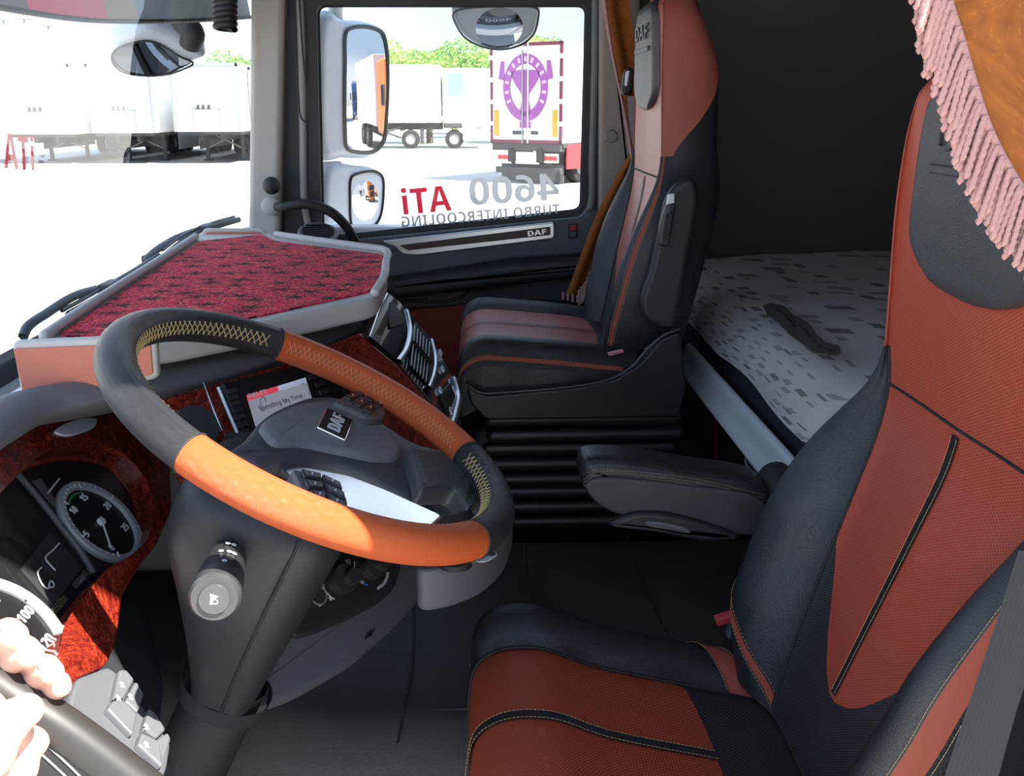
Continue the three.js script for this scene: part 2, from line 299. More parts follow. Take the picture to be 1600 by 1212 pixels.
{ // pillars
  const A = frame(V(0, 0, -2.66), V(1, 0, 0), V(0, 1, 0));
  let g = struct('trim_2', 'beige front pillar trim beside the windscreen');
  { const b0 = A.loc(412, 390), b1 = A.loc(418, -60), yb = b0[1], yt = b1[1], pg = new RoundedBoxGeometry(0.086, yt - yb + 0.1, 0.085, 4, 0.018), q = pg.attributes.position; // leans with the glass
    for (let k = 0; k < q.count; k++) q.setX(k, q.getX(k) + mix(b0[0], b1[0], (q.getY(k) + (yt - yb) / 2) / (yt - yb)));
    part('pillar', pg.translate(0, (yb + yt) / 2, -2.7025), M.beige, g); }
  part('pillar_back', rbox(-0.56, -0.50, 1.82, YC, -2.81, -2.75, 0.02), M.blackPlastic, g);
  part('boss', new THREE.SphereGeometry(0.028, 20, 14).scale(1, 0.9, 0.5).translate(...pz(424, 322, -2.655).toArray()), M.beige, g);
  g = struct('trim_3', 'beige door pillar trim behind the passenger window');
  part('pillar', A.put(ex(poly(A.locs([[938, -60], [1000, -60], [1010, 480], [936, 480]]), 0.008), 0.06, 0.012, 3), 0, 0, -0.06), std(S(0.30, 0.265, 0.23), 0.7), g);
  const c = pz(955, 213, -2.655);
  part('plug', new THREE.CylinderGeometry(0.015, 0.018, 0.01, 20).rotateX(Math.PI / 2).translate(c.x, c.y, c.z), std(S(0.24, 0.21, 0.18), 0.6), g);
}
{
  const c = pz(424, 290, -2.615);
  const o = thing('coat_knob', 'black round knob on the beige front pillar', 'knob', V(c.x, c.y, -2.66));
  part('ball', new THREE.SphereGeometry(0.0235, 24, 16).translate(c.x, c.y, c.z), M.blackPlastic, o);
  part('stem', bar(V(c.x, c.y, -2.66), V(c.x, c.y, -2.62), 0.010), M.blackPlastic, o);
}
solo('grab_handle', tube([pz(434, 323, -2.645), pz(446, 322, -2.60), pz(480, 319, -2.585), pz(515, 330, -2.585), pz(538, 350, -2.60), pz(552, 372, -2.62), pz(560, 392, -2.655)], 0.013, 50, 12), M.rubber, 'curved black grab handle reaching from front pillar to passenger door', 'grab handle');
solo('hanging_loop', tube([pz(455, -30, -2.63), pz(461, 60, -2.63), pz(466, 140, -2.63), pz(470, 182, -2.63), pz(476, 191, -2.63), pz(481, 184, -2.63), pz(480, 150, -2.63), pz(473, 80, -2.63), pz(466, -30, -2.63)], 0.0025, 70, 6), M.rubber, 'thin black cord loop hanging along the front pillar', 'cord');
{ // coiled cable
  const a = pz(352, -50, -1.62), b = pz(352, 46, -1.62), pts = [];
  for (let i = 0; i <= 150; i++) { const t = i / 150, p = a.clone().lerp(b, t), w = t * 11 * Math.PI * 2; pts.push(p.add(V(Math.cos(w) * 0.0145, 0, Math.sin(w) * 0.0145))); }
  solo('coiled_cable', tube(pts, 0.0052, 420, 7), M.rubber, 'black coiled cable hanging at the top of the windscreen', 'cable');
}
// ---------------------------------------------------------------- seats
function makeSeat(name, label, group, O, q) {
  const t = thing(name, label, 'seat', V(O.x, YF, O.z), group);
  const L = q.len, w3 = (x, y, z) => V(O.x + x, O.y + y, O.z + z);
  // ---- cushion: lengthwise profile (distance ahead of the hinge, height) and cross profile (sideways, lift)
  const lp = curve([...(q.flat ? [[-0.04, 0.050], [0.03, 0.060], [L * 0.3, 0.070], [L * 0.6, 0.080]] : [[-0.04, -0.015], [0.03, 0.0], [L * 0.3, 0.022], [L * 0.6, 0.055]]), [L - 0.10, 0.083], [L - 0.045, 0.083], [L - 0.012, 0.062], [L, 0.02], [L + 0.001, -0.05], [L - 0.012, -0.12]].map(([a, b]) => V(-a, b, 0)));
  const cs = curve((q.flat ? [[0, 0], [0.08, 0.003], [0.152, 0.002], [0.166, -0.002], [0.186, 0.012], [0.208, 0.020], [0.232, 0.015], [0.250, -0.004], [0.254, -0.022], [0.256, -0.04], [0.255, -0.13]] : [[0, 0], [0.07, 0.002], [0.150, 0.0], [0.162, -0.003], [0.185, 0.020], [0.212, 0.033], [0.236, 0.026], [0.250, 0.004], [0.254, -0.022], [0.256, -0.05], [0.255, -0.13]]).map(([a, b]) => V(a, b, 0)));
  const K = 10; // cs has K spans
  const cush = (s, k, side, off = 0) => { // s 0..1 along, k 0..K across
    const f = (s_, k_) => {
      const p = lp.getPoint(clamp(s_)), c = cs.getPoint(clamp(k_ / K)), front = sst(0.62, 0.9, s_);
      const plan = 1 - 0.10 * sst(0.66, 1, s_) - 0.04 * sst(0.25, 0, s_);
      const up = c.y > 0 ? c.y * (1 - 0.75 * front) : c.y * (1 - front * 0.55);
      return w3(p.x + (c.y < 0 ? 0.0 : 0), Math.max(p.y + up, -0.135), side * c.x * plan + (side * front * Math.min(0, c.y) * 0.12));
    };
    const p = f(s, k); if (!off) return p;
    const e = 0.004, n = f(s + e, k).sub(f(s - e, k)).cross(f(s, k + e * 10).sub(f(s, Math.max(0, k - e * 10)))).normalize(); if (n.y < -0.05 || (Math.abs(n.y) < 0.3 && n.x > 0)) n.negate();
    return p.addScaledVector(n, off);
  };
  const cpatch = (s0, s1, k0, k1, side, ns = 24, nk = 10) => grid(nk, ns, (a, b) => { const s = mix(s0(a), s1(a), b), k = mix(k0(s), k1(s), a); const p = cush(s, k, side); return { p, uv: [side * k * 0.06, s * (L + 0.2)] }; });
  const c_ = (v) => () => v;
  const sR = q.split; // where the red front panel begins
  part('front_panel', [-1, 1].map((sd) => cpatch((a) => sR + q.bow * a * a, c_(1), c_(0), c_(3), sd, 40, 14)), q.fabric ? M.redMesh : q.plain ?? M.redLeather, t, 'red leather front panel');
  part('rear_panel', [-1, 1].map((sd) => cpatch(c_(0), (a) => sR + q.bow * a * a, c_(0), c_(3), sd, 16, 12)), q.fabric ? M.blackMesh : M.blackLeather, t);
  for (const sd of [-1, 1]) {
    const b = part('cushion_bolster', cpatch(c_(0), c_(1), c_(3), c_(7.6), sd, 40, 14), M.blackLeather, t);
    part('red_piping', cpatch(c_(0.05), c_(1), c_(7.6), c_(8.1), sd, 40, 3), M.redTrim, b);
    part('side_skirt', cpatch(c_(0), c_(1), c_(8.1), c_(10), sd, 40, 5), M.blackLeather, b);
    const sc = curve(Array.from({ length: 24 }, (_, i) => cush(0.08 + 0.72 * i / 23, 7.5, sd, 0.001)));
    part('stitching', stitches(sc, 80), M.thread, b);
    if (q.strap) { // red ribbon laid over the bolster near the hinge
      const ribbon = grid(20, 4, (a, v) => { const k = mix(3.0, 8.0, a); return { p: cush(mix(q.strap[0], q.strap[1], v) + 0.08 * a, k, sd, 0.0025) }; });
      part('red_ribbon', ribbon, M.redTrim, b);
      for (const v of [-0.06, 1.06]) part('stitching', stitches(curve(Array.from({ length: 16 }, (_, i) => cush(mix(q.strap[0], q.strap[1], v) + 0.08 * i / 15, mix(3, 8, i / 15), sd, 0.003))), 34), M.thread, b);
    }
    const edge = curve(Array.from({ length: 30 }, (_, i) => cush(mix(sR, 0.9, i / 29), 3, sd, 0.0015)));
    part('seam', new THREE.TubeGeometry(edge, 40, 0.0022, 6), M.threadDark, b);
  }
  { // centre ribbon with two rows of thread
    const rib = grid(4, 50, (a, b) => { const s = mix(sR, 0.97, b), k = (a - 0.5) * q.rib; const p = cush(s, Math.abs(k), Math.sign(k) || 1, 0.003); return { p }; });
    const m = part('centre_ribbon', rib, M.blackLeather, t);
    if (q.fabric) for (const k of [-0.42, 0.42]) part('stitching', stitches(curve(Array.from({ length: 30 }, (_, i) => cush(mix(sR, 0.95, i / 29), Math.abs(k * q.rib), Math.sign(k), 0.0045))), 90), M.thread, m);
  }
  // underside tray
  part('seat_pan', rbox(O.x - L + 0.03, O.x + 0.06, O.y - 0.17, O.y - 0.10, O.z - 0.235, O.z + 0.235, 0.03, 3), M.blackPlastic, t);
  // ---- backrest: spine (height along it), half width, bolster reach
  const HJ = 0.48, H = 0.90;
  const ang = (h) => mix(q.lean, q.head, sst(HJ - 0.10, HJ + 0.06, h));
  const spine = [V(0, 0, 0)]; for (let i = 1; i <= 90; i++) { const a = ang(i / 100 - 0.005); spine.push(spine[i - 1].clone().add(V(Math.sin(a) * 0.01, Math.cos(a) * 0.01, 0).multiplyScalar(q.hs ?? 1))); }
  const sp = (h) => { const f = clamp(h * 100, 0, 89.999), i = Math.floor(f); return spine[i].clone().lerp(spine[i + 1], f - i); };
  const W = interp([-0.05, 0.0, 0.06, 0.14, 0.24, 0.34, 0.42, 0.48, 0.52, 0.60, 0.75, 0.83, 0.875, 0.90], [0.185, 0.198, 0.224, 0.246, 0.257, 0.255, 0.243, 0.226, 0.214, 0.206, 0.192, 0.178, 0.145, 0.09].map((x) => x * (q.wide ?? 1)));
  const B = interp([-0.05, 0, 0.06, 0.14, 0.24, 0.34, 0.42, 0.48, 0.54, 0.7, 0.9], [0.025, 0.04, 0.068, 0.086, 0.086, 0.072, 0.046, 0.022, 0.010, 0.012, 0.0]);
  const wp = interp([0, 0.12, 0.24, 0.36, 0.42, 0.46, 0.49, 0.53, 0.9], [0.55, 0.55, 0.58, 0.66, 0.74, 0.81, 0.87, 0.965, 0.97]);
  const TH = interp([-0.05, 0.1, 0.45, 0.55, 0.70, 0.80, 0.88, 0.90], [0.10, 0.13, 0.13, 0.12, 0.12, 0.095, 0.06, 0.03]);
  const back = (h, k, side, off = 0) => {
    const f = (h_, k_) => {
      const w = W(h_), b = B(h_) * (q.reach ?? 1), th = TH(h_), p = wp(h_), r = 1 - p;
      const pts = [[0, 0.006], [p * 0.5, 0.004], [p, mix(0.004, b, 0.10)], [p + r * 0.45, mix(0.004, b, 0.80)], [p + r * 0.80, b], [p + r * 1.04, b * 0.62 - 0.012], [1.0, -th * 0.62], [0.82, -th * 0.98], [0, -th]];
      const i = clamp(Math.floor(k_), 0, 7), u = k_ - i, P = (n) => n < 0 ? [-pts[-n][0], pts[-n][1]] : n > 8 ? [-pts[16 - n][0], pts[16 - n][1]] : pts[n];
      const a = P(i - 1), b0 = P(i), c = P(i + 1), d = P(i + 2), cr = (n) => 0.5 * (2 * b0[n] + (c[n] - a[n]) * u + (2 * a[n] - 5 * b0[n] + 4 * c[n] - d[n]) * u * u + (3 * b0[n] - a[n] - 3 * c[n] + d[n]) * u * u * u);
      const s0 = sp(h_), an = ang(h_), F = V(-Math.cos(an), Math.sin(an), 0), fw = cr(1) - 0.02 * sst(0.85, 0.9, h_);
      return w3(s0.x + F.x * fw, s0.y + F.y * fw, side * cr(0) * w);
    };
    const p = f(h, k); if (!off) return p;
    const e = 0.004, n = f(h + e, k).sub(f(h - e, k)).cross(f(h, k + 0.03).sub(f(h, k - 0.03))).normalize().multiplyScalar(-side);
    return p.addScaledVector(n, off);
  };
  const bpatch = (h0, h1, k0, k1, sd, nh = 30, nk = 8, off = 0) => grid(nk, nh, (a, b) => { const h = mix(h0, h1, b), k = mix(k0(h), k1(h), a); const p = back(h, k, sd, off); return { p, uv: [sd * k * 0.055, h] }; });
  const [st0, st1] = q.strip ?? [4.55, 4.95];
  const shield = (h) => 2 * Math.sqrt(clamp((h - 0.105) / 0.16));
  const lower = part('back_panel', [-1, 1].map((sd) => bpatch(0.106, HJ, c_(0), shield, sd, 36, 14)), q.plain ?? M.redLeather, t, 'red perforated leather back panel');
  part('back_mesh', [-1, 1].flatMap((sd) => [bpatch(-0.03, 0.106, c_(0), c_(2), sd, 10, 10), bpatch(0.106, 0.265, shield, c_(2), sd, 20, 8)]), M.blackMesh, t);
  const HB = 0.53, kq = (h) => mix(5.1, 6.95, sst(HB - 0.03, HB + 0.19, h));
  const head = part('headrest', [-1, 1].flatMap((sd) => [bpatch(HJ, 0.9, c_(0), c_(2), sd, 34, 14), bpatch(HB, 0.9, c_(2), kq, sd, 34, 14)]), q.plain ?? M.redLeather, t, 'red leather head section');
  part('head_shell', [-1, 1].map((sd) => bpatch(HB, 0.9, kq, c_(7), sd, 34, 8)), M.blackLeather, t);
  for (const sd of [-1, 1]) {
    const b = part('back_bolster', bpatch(-0.03, HB, c_(2), c_(st0), sd, 44, 14), M.blackLeather, t);
    part('red_piping', bpatch(-0.03, HB, c_(st0), c_(st1), sd, 44, 4), M.redTrim, b);
    part('side_cover', bpatch(-0.03, HB, c_(st1), c_(7), sd, 40, 8), M.blackLeather, b);
    for (const k of [st0 - 0.05, st1 + 0.05]) part('stitching', stitches(curve(Array.from({ length: 40 }, (_, i) => back(mix(0, HJ - 0.02, i / 39), k, sd, 0.0012))), 110), M.thread, b);
    if (q.strap) { const hh = (a) => 0.018 + 0.115 * Math.pow(a, 1.15), kk = (a) => mix(2.05, 4.6, a); part('red_ribbon', grid(4, 24, (v, a) => ({ p: back(hh(a) + 0.016 * (v - 0.5), kk(a), sd, 0.0025) })), M.redTrim, b); for (const v of [-0.7, 0.7]) part('stitching', stitches(curve(Array.from({ length: 20 }, (_, i) => back(hh(i / 19) + 0.016 * v, kk(i / 19), sd, 0.002))), 36), M.thread, b); }
    part('seam', new THREE.TubeGeometry(curve(Array.from({ length: 40 }, (_, i) => back(mix(0.0, HB, i / 39), 2, sd, 0.0008))), 60, 0.002, 6), M.threadDark, b);
  }
  part('back_shell', [-1, 1].map((sd) => bpatch(-0.03, 0.9, c_(7), c_(8), sd, 30, 6)), M.blackPlastic, t);
  part('head_seam', new THREE.TubeGeometry(curve([-1, 1].flatMap((sd) => Array.from({ length: 16 }, (_, i) => back(HJ, sd < 0 ? 2 * (1 - i / 16) + 0.001 : 2 * i / 16 + 0.001, sd, 0.0006)))), 60, 0.002, 6), M.threadDark, head);
  { // ribbon down the middle of the back
    const rib = grid(4, 40, (a, b) => { const k = (a - 0.5) * 0.17; return { p: back(mix(0.112, HJ - 0.008, b), Math.abs(k), Math.sign(k) || 1, 0.002) }; });
    const m = part('centre_ribbon', rib, M.blackLeather, t);
    if (q.fabric) for (const k of [-0.07, 0.07]) part('stitching', stitches(curve(Array.from({ length: 30 }, (_, i) => back(mix(0.115, HJ - 0.01, i / 29), Math.abs(k), Math.sign(k), 0.0035))), 80), M.thread, m);
  }
  { // black padded insert in the headrest
    const hb = 0.63, ht = 0.875, wi = (h) => { const f = h < 0.70 ? Math.sqrt(clamp(1 - Math.pow((0.70 - h) / 0.0705, 2))) : 1; return 2 * 0.80 * f * (1 - 0.10 * sst(0.70, 0.9, h)) * (1 - 0.35 * sst(0.84, 0.88, h)); };
    const ins = part('head_insert', [-1, 1].map((sd) => grid(16, 40, (a, b) => { const h = mix(hb, ht, b), k = wi(h) * a, e = Math.min(1, (1 - a) * 7, (ht - h) / 0.02 + 0.05, (h - hb) / 0.015 + 0.05); return { p: back(h, Math.max(k, 0.0005), sd, 0.001 + 0.013 * Math.sqrt(clamp(e))), uv: [sd * k * 0.06, h] }; })), q.insert, head, 'black padded insert');
    const f = frame(back(0.808, 0.001, 1, 0.0155), V(0, 0, 1), back(0.84, 0.001, 1, 0.0125).sub(back(0.77, 0.001, 1, 0.0125)));
    part('lettering', f.put(words('DAF', 0.030, 0.006, bold, 2.1), 0, 0.0, -0.0045), q.insert, ins, 'embossed letters');
    part('emboss_bar', f.put(ex(poly([[-0.085, -0.041], [0.085, -0.041], [0.085, -0.031], [-0.085, -0.031]], 0.002), 0.006, 0.0015), 0, 0, -0.0045), q.insert, ins);
  }
  return { t, w3, cush, back };
}
const insertGrey = std(S(0.060, 0.064, 0.068), 0.45, { bumpMap: leatherBump, bumpScale: 0.0006 });
const driver = makeSeat('cab_chair', 'large red and black leather driver seat with armrest, nearest the camera', undefined, V(0.412, 1.435, -1.03),
  { len: 0.425, lean: 0.34, head: -0.06, split: 0.205, bow: 0.025, strap: [0.095, 0.135], rib: 0.26, fabric: true, insert: insertGrey });
{ // driver armrest on the far side
  const A = frame(V(0, 0, -1.385), V(1, 0, 0), V(0, 1, 0)), t = driver.t;
  const side = A.locs([[907, 742], [915, 722], [960, 718], [1080, 735], [1200, 762], [1215, 830], [1150, 840], [1075, 822], [1000, 812], [960, 806], [925, 785]]);
  const arm = part('armrest', A.put(ex(blob(side), 0.085, 0.022, 5), 0, 0, -0.085), M.blackLeather, t);
  part('armrest_face', A.put(ex(blob(A.locs([[914, 757], [925, 747], [960, 744], [1080, 757], [1190, 780], [1200, 826], [1150, 834], [1075, 816], [1000, 806], [962, 800], [930, 782]])), 0.012, 0.005, 3), 0, 0, -0.005), std(S(0.05, 0.047, 0.052), 0.55, { bumpMap: leatherBump, bumpScale: 0.0006 }), arm, 'dark grey side face');
  for (const dv of [-3, 2, 7]) part('stitching', stitches(curve([[912, 752 + dv], [930, 741 + dv], [965, 738 + dv], [1080, 750 + dv], [1195, 776 + dv]].map(([u, v]) => A.pt(u, v, 0.001))), 90), std(S(0.25, 0.2, 0.13), 0.7), arm);
  part('recline_grip', A.put(ex(blob(A.locs([[950, 812], [985, 796], [1030, 795], [1090, 808], [1150, 832], [1100, 838], [1020, 824], [970, 818]])), 0.02, 0.007, 3), 0, 0, 0.0), M.blackPlastic, arm);
  part('grip_insert', A.put(ex(blob(A.locs([[1004, 806], [1040, 808], [1070, 817], [1074, 823], [1040, 818], [1006, 811]])), 0.006, 0.002), 0, 0, 0.018), std(S(0.12, 0.12, 0.125), 0.4), arm);
  part('pivot', bar(V(0.49, 1.66, -1.46), V(0.49, 1.66, -1.30), 0.03, 18), M.blackPlastic, t);
}
{ // driver base, suspension and belt buckle
  const t = driver.t;
  part('suspension', rbox(0.06, 0.42, YF + 0.001, 1.30, -1.16, -0.84, 0.03, 3), M.blackPlastic, t);
  const bk = part('buckle', bar(pz(1172, 1005, -1.31), pz(1160, 965, -1.335), 0.015, 8), std(S(0.13, 0.17, 0.20), 0.5), t);
  part('buckle_head', rbox(-0.019, 0.019, -0.03, 0.03, -0.011, 0.011, 0.005).rotateZ(-0.25).translate(...pz(1160, 972, -1.335).toArray()), std(S(0.14, 0.18, 0.21), 0.5), bk);
  part('release_button', rbox(-0.017, 0.017, -0.006, 0.006, -0.009, 0.009, 0.002).rotateZ(0.32).translate(...pz(1134, 965, -1.325).toArray()), M.redPush, bk, 'red release button');
}
const pass = makeSeat('cab_chair', 'smaller red and black leather passenger seat beside the passenger door', undefined, V(0.305, 1.675, -2.21),
  { flat: true, reach: 0.6, strip: [4.6, 4.78], len: 0.345, lean: 0.215, head: -0.02, split: 0.10, bow: 0.06, hs: 0.912, rib: 0.10, fabric: false, insert: insertGrey, wide: 0.86, plain: std(S(0.40, 0.105, 0.075), 0.40, { bumpMap: leatherBump, bumpScale: 0.0003 }) });
{ // passenger seat base: scooped side shell, pleated bellows, belts
  const t = pass.t, A = frame(V(0, 0, -1.945), V(1, 0, 0), V(0, 1, 0));
  part('side_shell', A.put(ex(poly(A.locs([[727, 592], [737, 606, 0.02], [760, 616], [900, 603], [960, 590, 0.05], [1000, 565], [1030, 528, 0.02], [1062, 515], [1070, 600], [1060, 650], [760, 655], [735, 630]]), 0.012), 0.02, 0.006, 3), 0, 0, -0.01), std(S(0.014, 0.014, 0.016), 0.45), t);
  part('shell_rim', tube([[733, 603], [750, 613], [800, 612], [900, 603], [950, 593], [985, 575], [1010, 548], [1035, 525], [1062, 514]].map(([u, v]) => A.pt(u, v, 0.012)), 0.004, 60, 8), std(S(0.035, 0.036, 0.04), 0.35), t);
  part('seat_box', rbox(0.03, 0.43, 1.40, 1.57, -2.40, -1.985, 0.02), M.blackPlastic, t);
  for (let i = 0; i < 8; i++) { // rubber pleats
    const y = 1.615 - i * 0.034, o = 0.006 * Math.sin(i * 2.1);
    part('bellows_pleat', rbox(0.015 + o, 0.445 + o, y - 0.030, y, -2.43, -1.952 + o, 0.0145, 3), M.pleats, t);
  }
  // shoulder buckle and side cover on the near flank of the backrest
  const F = frame(V(0, 0, -1.945), V(1, 0, 0), V(0, 1, 0));
  part('flank_cover', F.put(ex(blob(F.locs([[1058, 285], [1040, 310], [1030, 350], [1015, 420], [1000, 470], [1010, 500], [1050, 512], [1062, 470], [1075, 400], [1090, 300], [1080, 278]])), 0.03, 0.012, 4), 0, 0, -0.02), std(S(0.022, 0.024, 0.027), 0.5), t);
  const b = part('belt_buckle', F.put(ex(poly(F.locs([[1036, 318], [1052, 314], [1044, 362], [1040, 384], [1024, 380], [1027, 350]]), 0.006), 0.022, 0.006, 3), 0, 0, 0.012), std(S(0.03, 0.033, 0.036), 0.4), t);
  part('buckle_slot', F.put(ex(poly(F.locs([[1035, 332], [1046, 330], [1040, 372], [1030, 370]]), 0.003), 0.004, 0.001), 0, 0, 0.033), M.rubber, b);
  part('buckle_tongue', F.put(ex(poly(F.locs([[1040, 302], [1050, 300], [1050, 318], [1037, 320]]), 0.003), 0.008, 0.002), 0, 0, 0.018), M.satin, b);
  part('recline_lever', F.put(ex(poly(F.locs([[948, 549], [972, 543], [974, 548], [950, 554]]), 0.003), 0.012, 0.003), 0, 0, 0.004), std(S(0.62, 0.22, 0.26), 0.4), t, 'pale red lever');
  part('height_switch', F.put(ex(poly(F.locs([[1005, 543], [1016, 535], [1018, 545], [1008, 553]]), 0.003), 0.012, 0.003), 0, 0, 0.004), std(S(0.06, 0.06, 0.065), 0.4), t);
}
// ---------------------------------------------------------------- dashboard
const burr = tex(512, 512, (x, y) => { // red burr walnut
  const a = tn(x, y, 16, 3, 5), b = tn(x + 0.31 * a, y + 0.27 * a, 44, 8, 4), c = tn(x, y, 120, 12, 2);
  const k = clamp(0.5 + 1.1 * b + 0.5 * a), s = clamp(0.5 + 1.6 * c);
  return [mix(0.24, 0.72, k) * mix(0.8, 1, s), mix(0.07, 0.36, k * k) * mix(0.75, 1, s), mix(0.04, 0.20, k * k)]; }, true, 5);
M.burr = std(S(1, 1, 1), 0.25, { map: burr, clearcoat: 1, clearcoatRoughness: 0.05 });
M.dial = std(S(0.012, 0.012, 0.014), 0.35);
M.white = std(S(0.75, 0.75, 0.75), 0.5);
const dash = thing('dashboard', 'dark grey dashboard with burr wood panels, dials and radio', 'dashboard', V(-0.5, 1.2, -1.6));
{ // padded top: underside, lip, crest and the run to the windscreen
  const lip = [[-110, 790], [-50, 735], [0, 695], [36, 673], [73, 650], [102, 638], [138, 629], [240, 612], [340, 590], [420, 567], [500, 540], [566, 512]].map(([u, v], i) => py(u, v, i < 7 ? 1.905 : mix(1.90, 1.895, (i - 7) / 4)));
  lip.push(V(-0.186, 1.893, -1.66), V(-0.19, 1.89, -1.80), V(-0.25, 1.885, -1.90), V(-0.42, 1.885, -2.0), V(-0.46, 1.885, -2.3), V(-0.47, 1.885, -2.66));
  const c = curve(lip);
  const row = (t) => { const p = c.getPoint(t); return curve([V(p.x - 0.06, p.y - 0.028, p.z), V(p.x - 0.012, p.y - 0.012, p.z), V(p.x, p.y, p.z), V(p.x - 0.010, p.y + 0.012, p.z), V(p.x - 0.05, p.y + 0.022, p.z), V(mix(p.x, -0.74, 0.5), p.y - 0.012, p.z), V(wsX(p.z, 1.9) + 0.02, p.y - 0.085, p.z)]); };
  part('dash_top', grid(120, 28, (a, b) => { const p = row(a).getPoint(b); return { p, uv: [p.z, p.x] }; }), std(S(0.13, 0.135, 0.145), 0.6, { bumpMap: plasticBump, bumpScale: 0.0005 }), dash);
  part('core', [rbox(-0.84, -0.62, 1.15, 1.78, -2.72, -0.60, 0.02), rbox(-0.64, -0.47, 1.15, 1.80, -2.72, -1.95, 0.03), rbox(-0.62, -0.30, 1.50, 1.84, -1.86, -1.47, 0.02)], M.darkGrey, dash);
}
{ // corner speaker vent by the passenger pillar
  const c = pz(497, 366, -2.52), f = frame(c, V(0.9, 0, -0.3), V(-0.25, 0.35, -0.8));
  const r = part('corner_vent', f.put(ex(new THREE.Shape().absarc(0, 0, 0.052, 0, TAU), 0.012, 0.004, 3, 28), 0, 0, -0.004), std(S(0.16, 0.165, 0.175), 0.5), dash);
  for (let i = -3; i <= 3; i++) { const w = Math.sqrt(0.042 ** 2 - (i * 0.011) ** 2); part('vent_slat', f.put(rbox(-w, w, i * 0.011 - 0.003, i * 0.011 + 0.003, 0.008, 0.0115, 0.001, 1)), M.rubber, r); }
}
const CX = V(0, 0, -1), CF = frame(V(-0.455, 1.77, -1.08), CX, V(-0.66, 0.75, 0));
{ // instrument binnacle
  const outer = poly(CF.locs([[-70, 760], [0, 703], [45, 666], [100, 643], [160, 630], [240, 628], [266, 690], [270, 795], [247, 850], [224, 876], [192, 930], [184, 1000], [168, 1038], [119, 1060], [112, 1086], [60, 1062], [-70, 960]]), 0.012);
  outer.holes.push(blob(CF.locs([[-50, 850], [-30, 800], [20, 742], [70, 702], [130, 690], [190, 703], [230, 745], [243, 790], [237, 838], [212, 868], [172, 892], [138, 932], [106, 980], [99, 1012], [88, 1038], [62, 1030], [0, 985], [-40, 930]])));
  const wood = part('burr_panel', CF.put(ex(outer, 0.034, 0.004, 3), 0, 0, -0.034), M.burr, dash, 'red burr wood surround');
  const inst = part('instrument_plate', CF.put(ex(poly(CF.locs([[-70, 760], [0, 700], [100, 670], [240, 680], [262, 790], [230, 880], [100, 1060], [-70, 980]]), 0.01), 0.006, 0.002), 0, 0, -0.040), M.dial, dash);
  const lampc = CF.locs([[84, 676], [98, 664], [134, 654], [149, 656], [148, 666], [130, 676], [100, 682]]);
  part('light_window', CF.put(ex(blob(lampc), 0.004, 0.0015), 0, 0, -0.001), std(S(0.62, 0.66, 0.74), 0.2, { clearcoat: 1 }), wood, 'pale oval sensor window');
  const dialAt = (cx, cy, r, name, nums, a0, a1, needle) => {
    const h = -0.034;
    const d = part(name, CF.put(ex(new THREE.Shape().absarc(0, 0, r, 0, TAU), 0.004, 0.001, 2, 48), cx, cy, h), M.dial, inst);
    const ring = new THREE.Shape().absarc(0, 0, r * 1.06, 0, TAU); ring.holes.push(new THREE.Path().absarc(0, 0, r * 0.86, 0, TAU));
    part('bezel', CF.put(ex(ring, 0.009, 0.003, 3, 48), cx, cy, h), std(S(0.42, 0.43, 0.44), 0.4, { metalness: 0.2 }), d);
    const marks = [];
    for (let i = 0; i <= 30; i++) { const a = mix(a0, a1, i / 30), L = i % 6 ? 0.05 : 0.13, q = rbox(r * (0.97 - L), r * 0.97, -r * (i % 6 ? 0.008 : 0.018), r * (i % 6 ? 0.008 : 0.018), 0, 0.0012, 0.0003, 1); marks.push(q.rotateZ(a)); }
    nums.forEach((s, i) => { const a = mix(a0, a1, i / (nums.length - 1)); marks.push(words(s, r * 0.16, 0.0008).translate(Math.cos(a) * r * 0.66, Math.sin(a) * r * 0.66, -0.005)); });
    part('scale', CF.put(join(marks), cx, cy, h + 0.0092), M.white, d);
    part('needle', CF.put(join([rbox(-r * 0.12, r * 0.72, -r * 0.022, r * 0.022, 0, 0.002, 0.001, 1).rotateZ(needle), new THREE.CylinderGeometry(r * 0.08, r * 0.1, 0.005, 16).rotateX(Math.PI / 2)]), cx, cy, h + 0.006), M.white, d, 'white needle');
    return d;
  };
  const tc = CF.loc(157, 816, -0.03), sc = CF.loc(8, 1000, -0.03);
  const tacho = dialAt(tc[0], tc[1], 0.060, 'rev_counter', ['0', '5', '10', '15', '20', '25'], 4.0, -0.75, 4.0 - 0.1);
  { const g = []; for (let i = 0; i <= 14; i++) { const a = mix(4.0, -0.75, mix(0.42, 0.60, i / 14)); g.push(V(Math.cos(a) * 0.047, Math.sin(a) * 0.047, 0.0052)); } part('green_band', CF.put(tube(g, 0.0013, 30, 5), tc[0], tc[1], -0.034), std(S(0.05, 0.35, 0.14), 0.5), tacho, 'green economy band'); }
  dialAt(sc[0], sc[1], 0.072, 'speedometer', ['0', '20', '40', '60', '80', '100', '120'], 4.0, -0.75, 3.8);
  // fuel gauge, display and its icons
  const fg = CF.locs([[50, 752], [62, 748], [86, 783], [84, 793]], -0.034);
  const gauge = part('fuel_gauge', CF.put(ex(poly(fg), 0.002, 0.0005), 0, 0, -0.034), std(S(0.10, 0.10, 0.105), 0.5), inst);
  part('needle', CF.put(tube(CF.locs([[75, 770], [93, 747]], -0.03).map(([a, b]) => V(a, b, 0)), 0.0012, 6, 5), 0, 0, -0.030), M.white, gauge);
  const disp = part('display', CF.put(ex(poly(CF.locs([[31, 890], [76, 832], [128, 888], [82, 948]], -0.033), 0.002), 0.003, 0.001), 0, 0, -0.034), std(S(0.032, 0.033, 0.036), 0.3), inst);
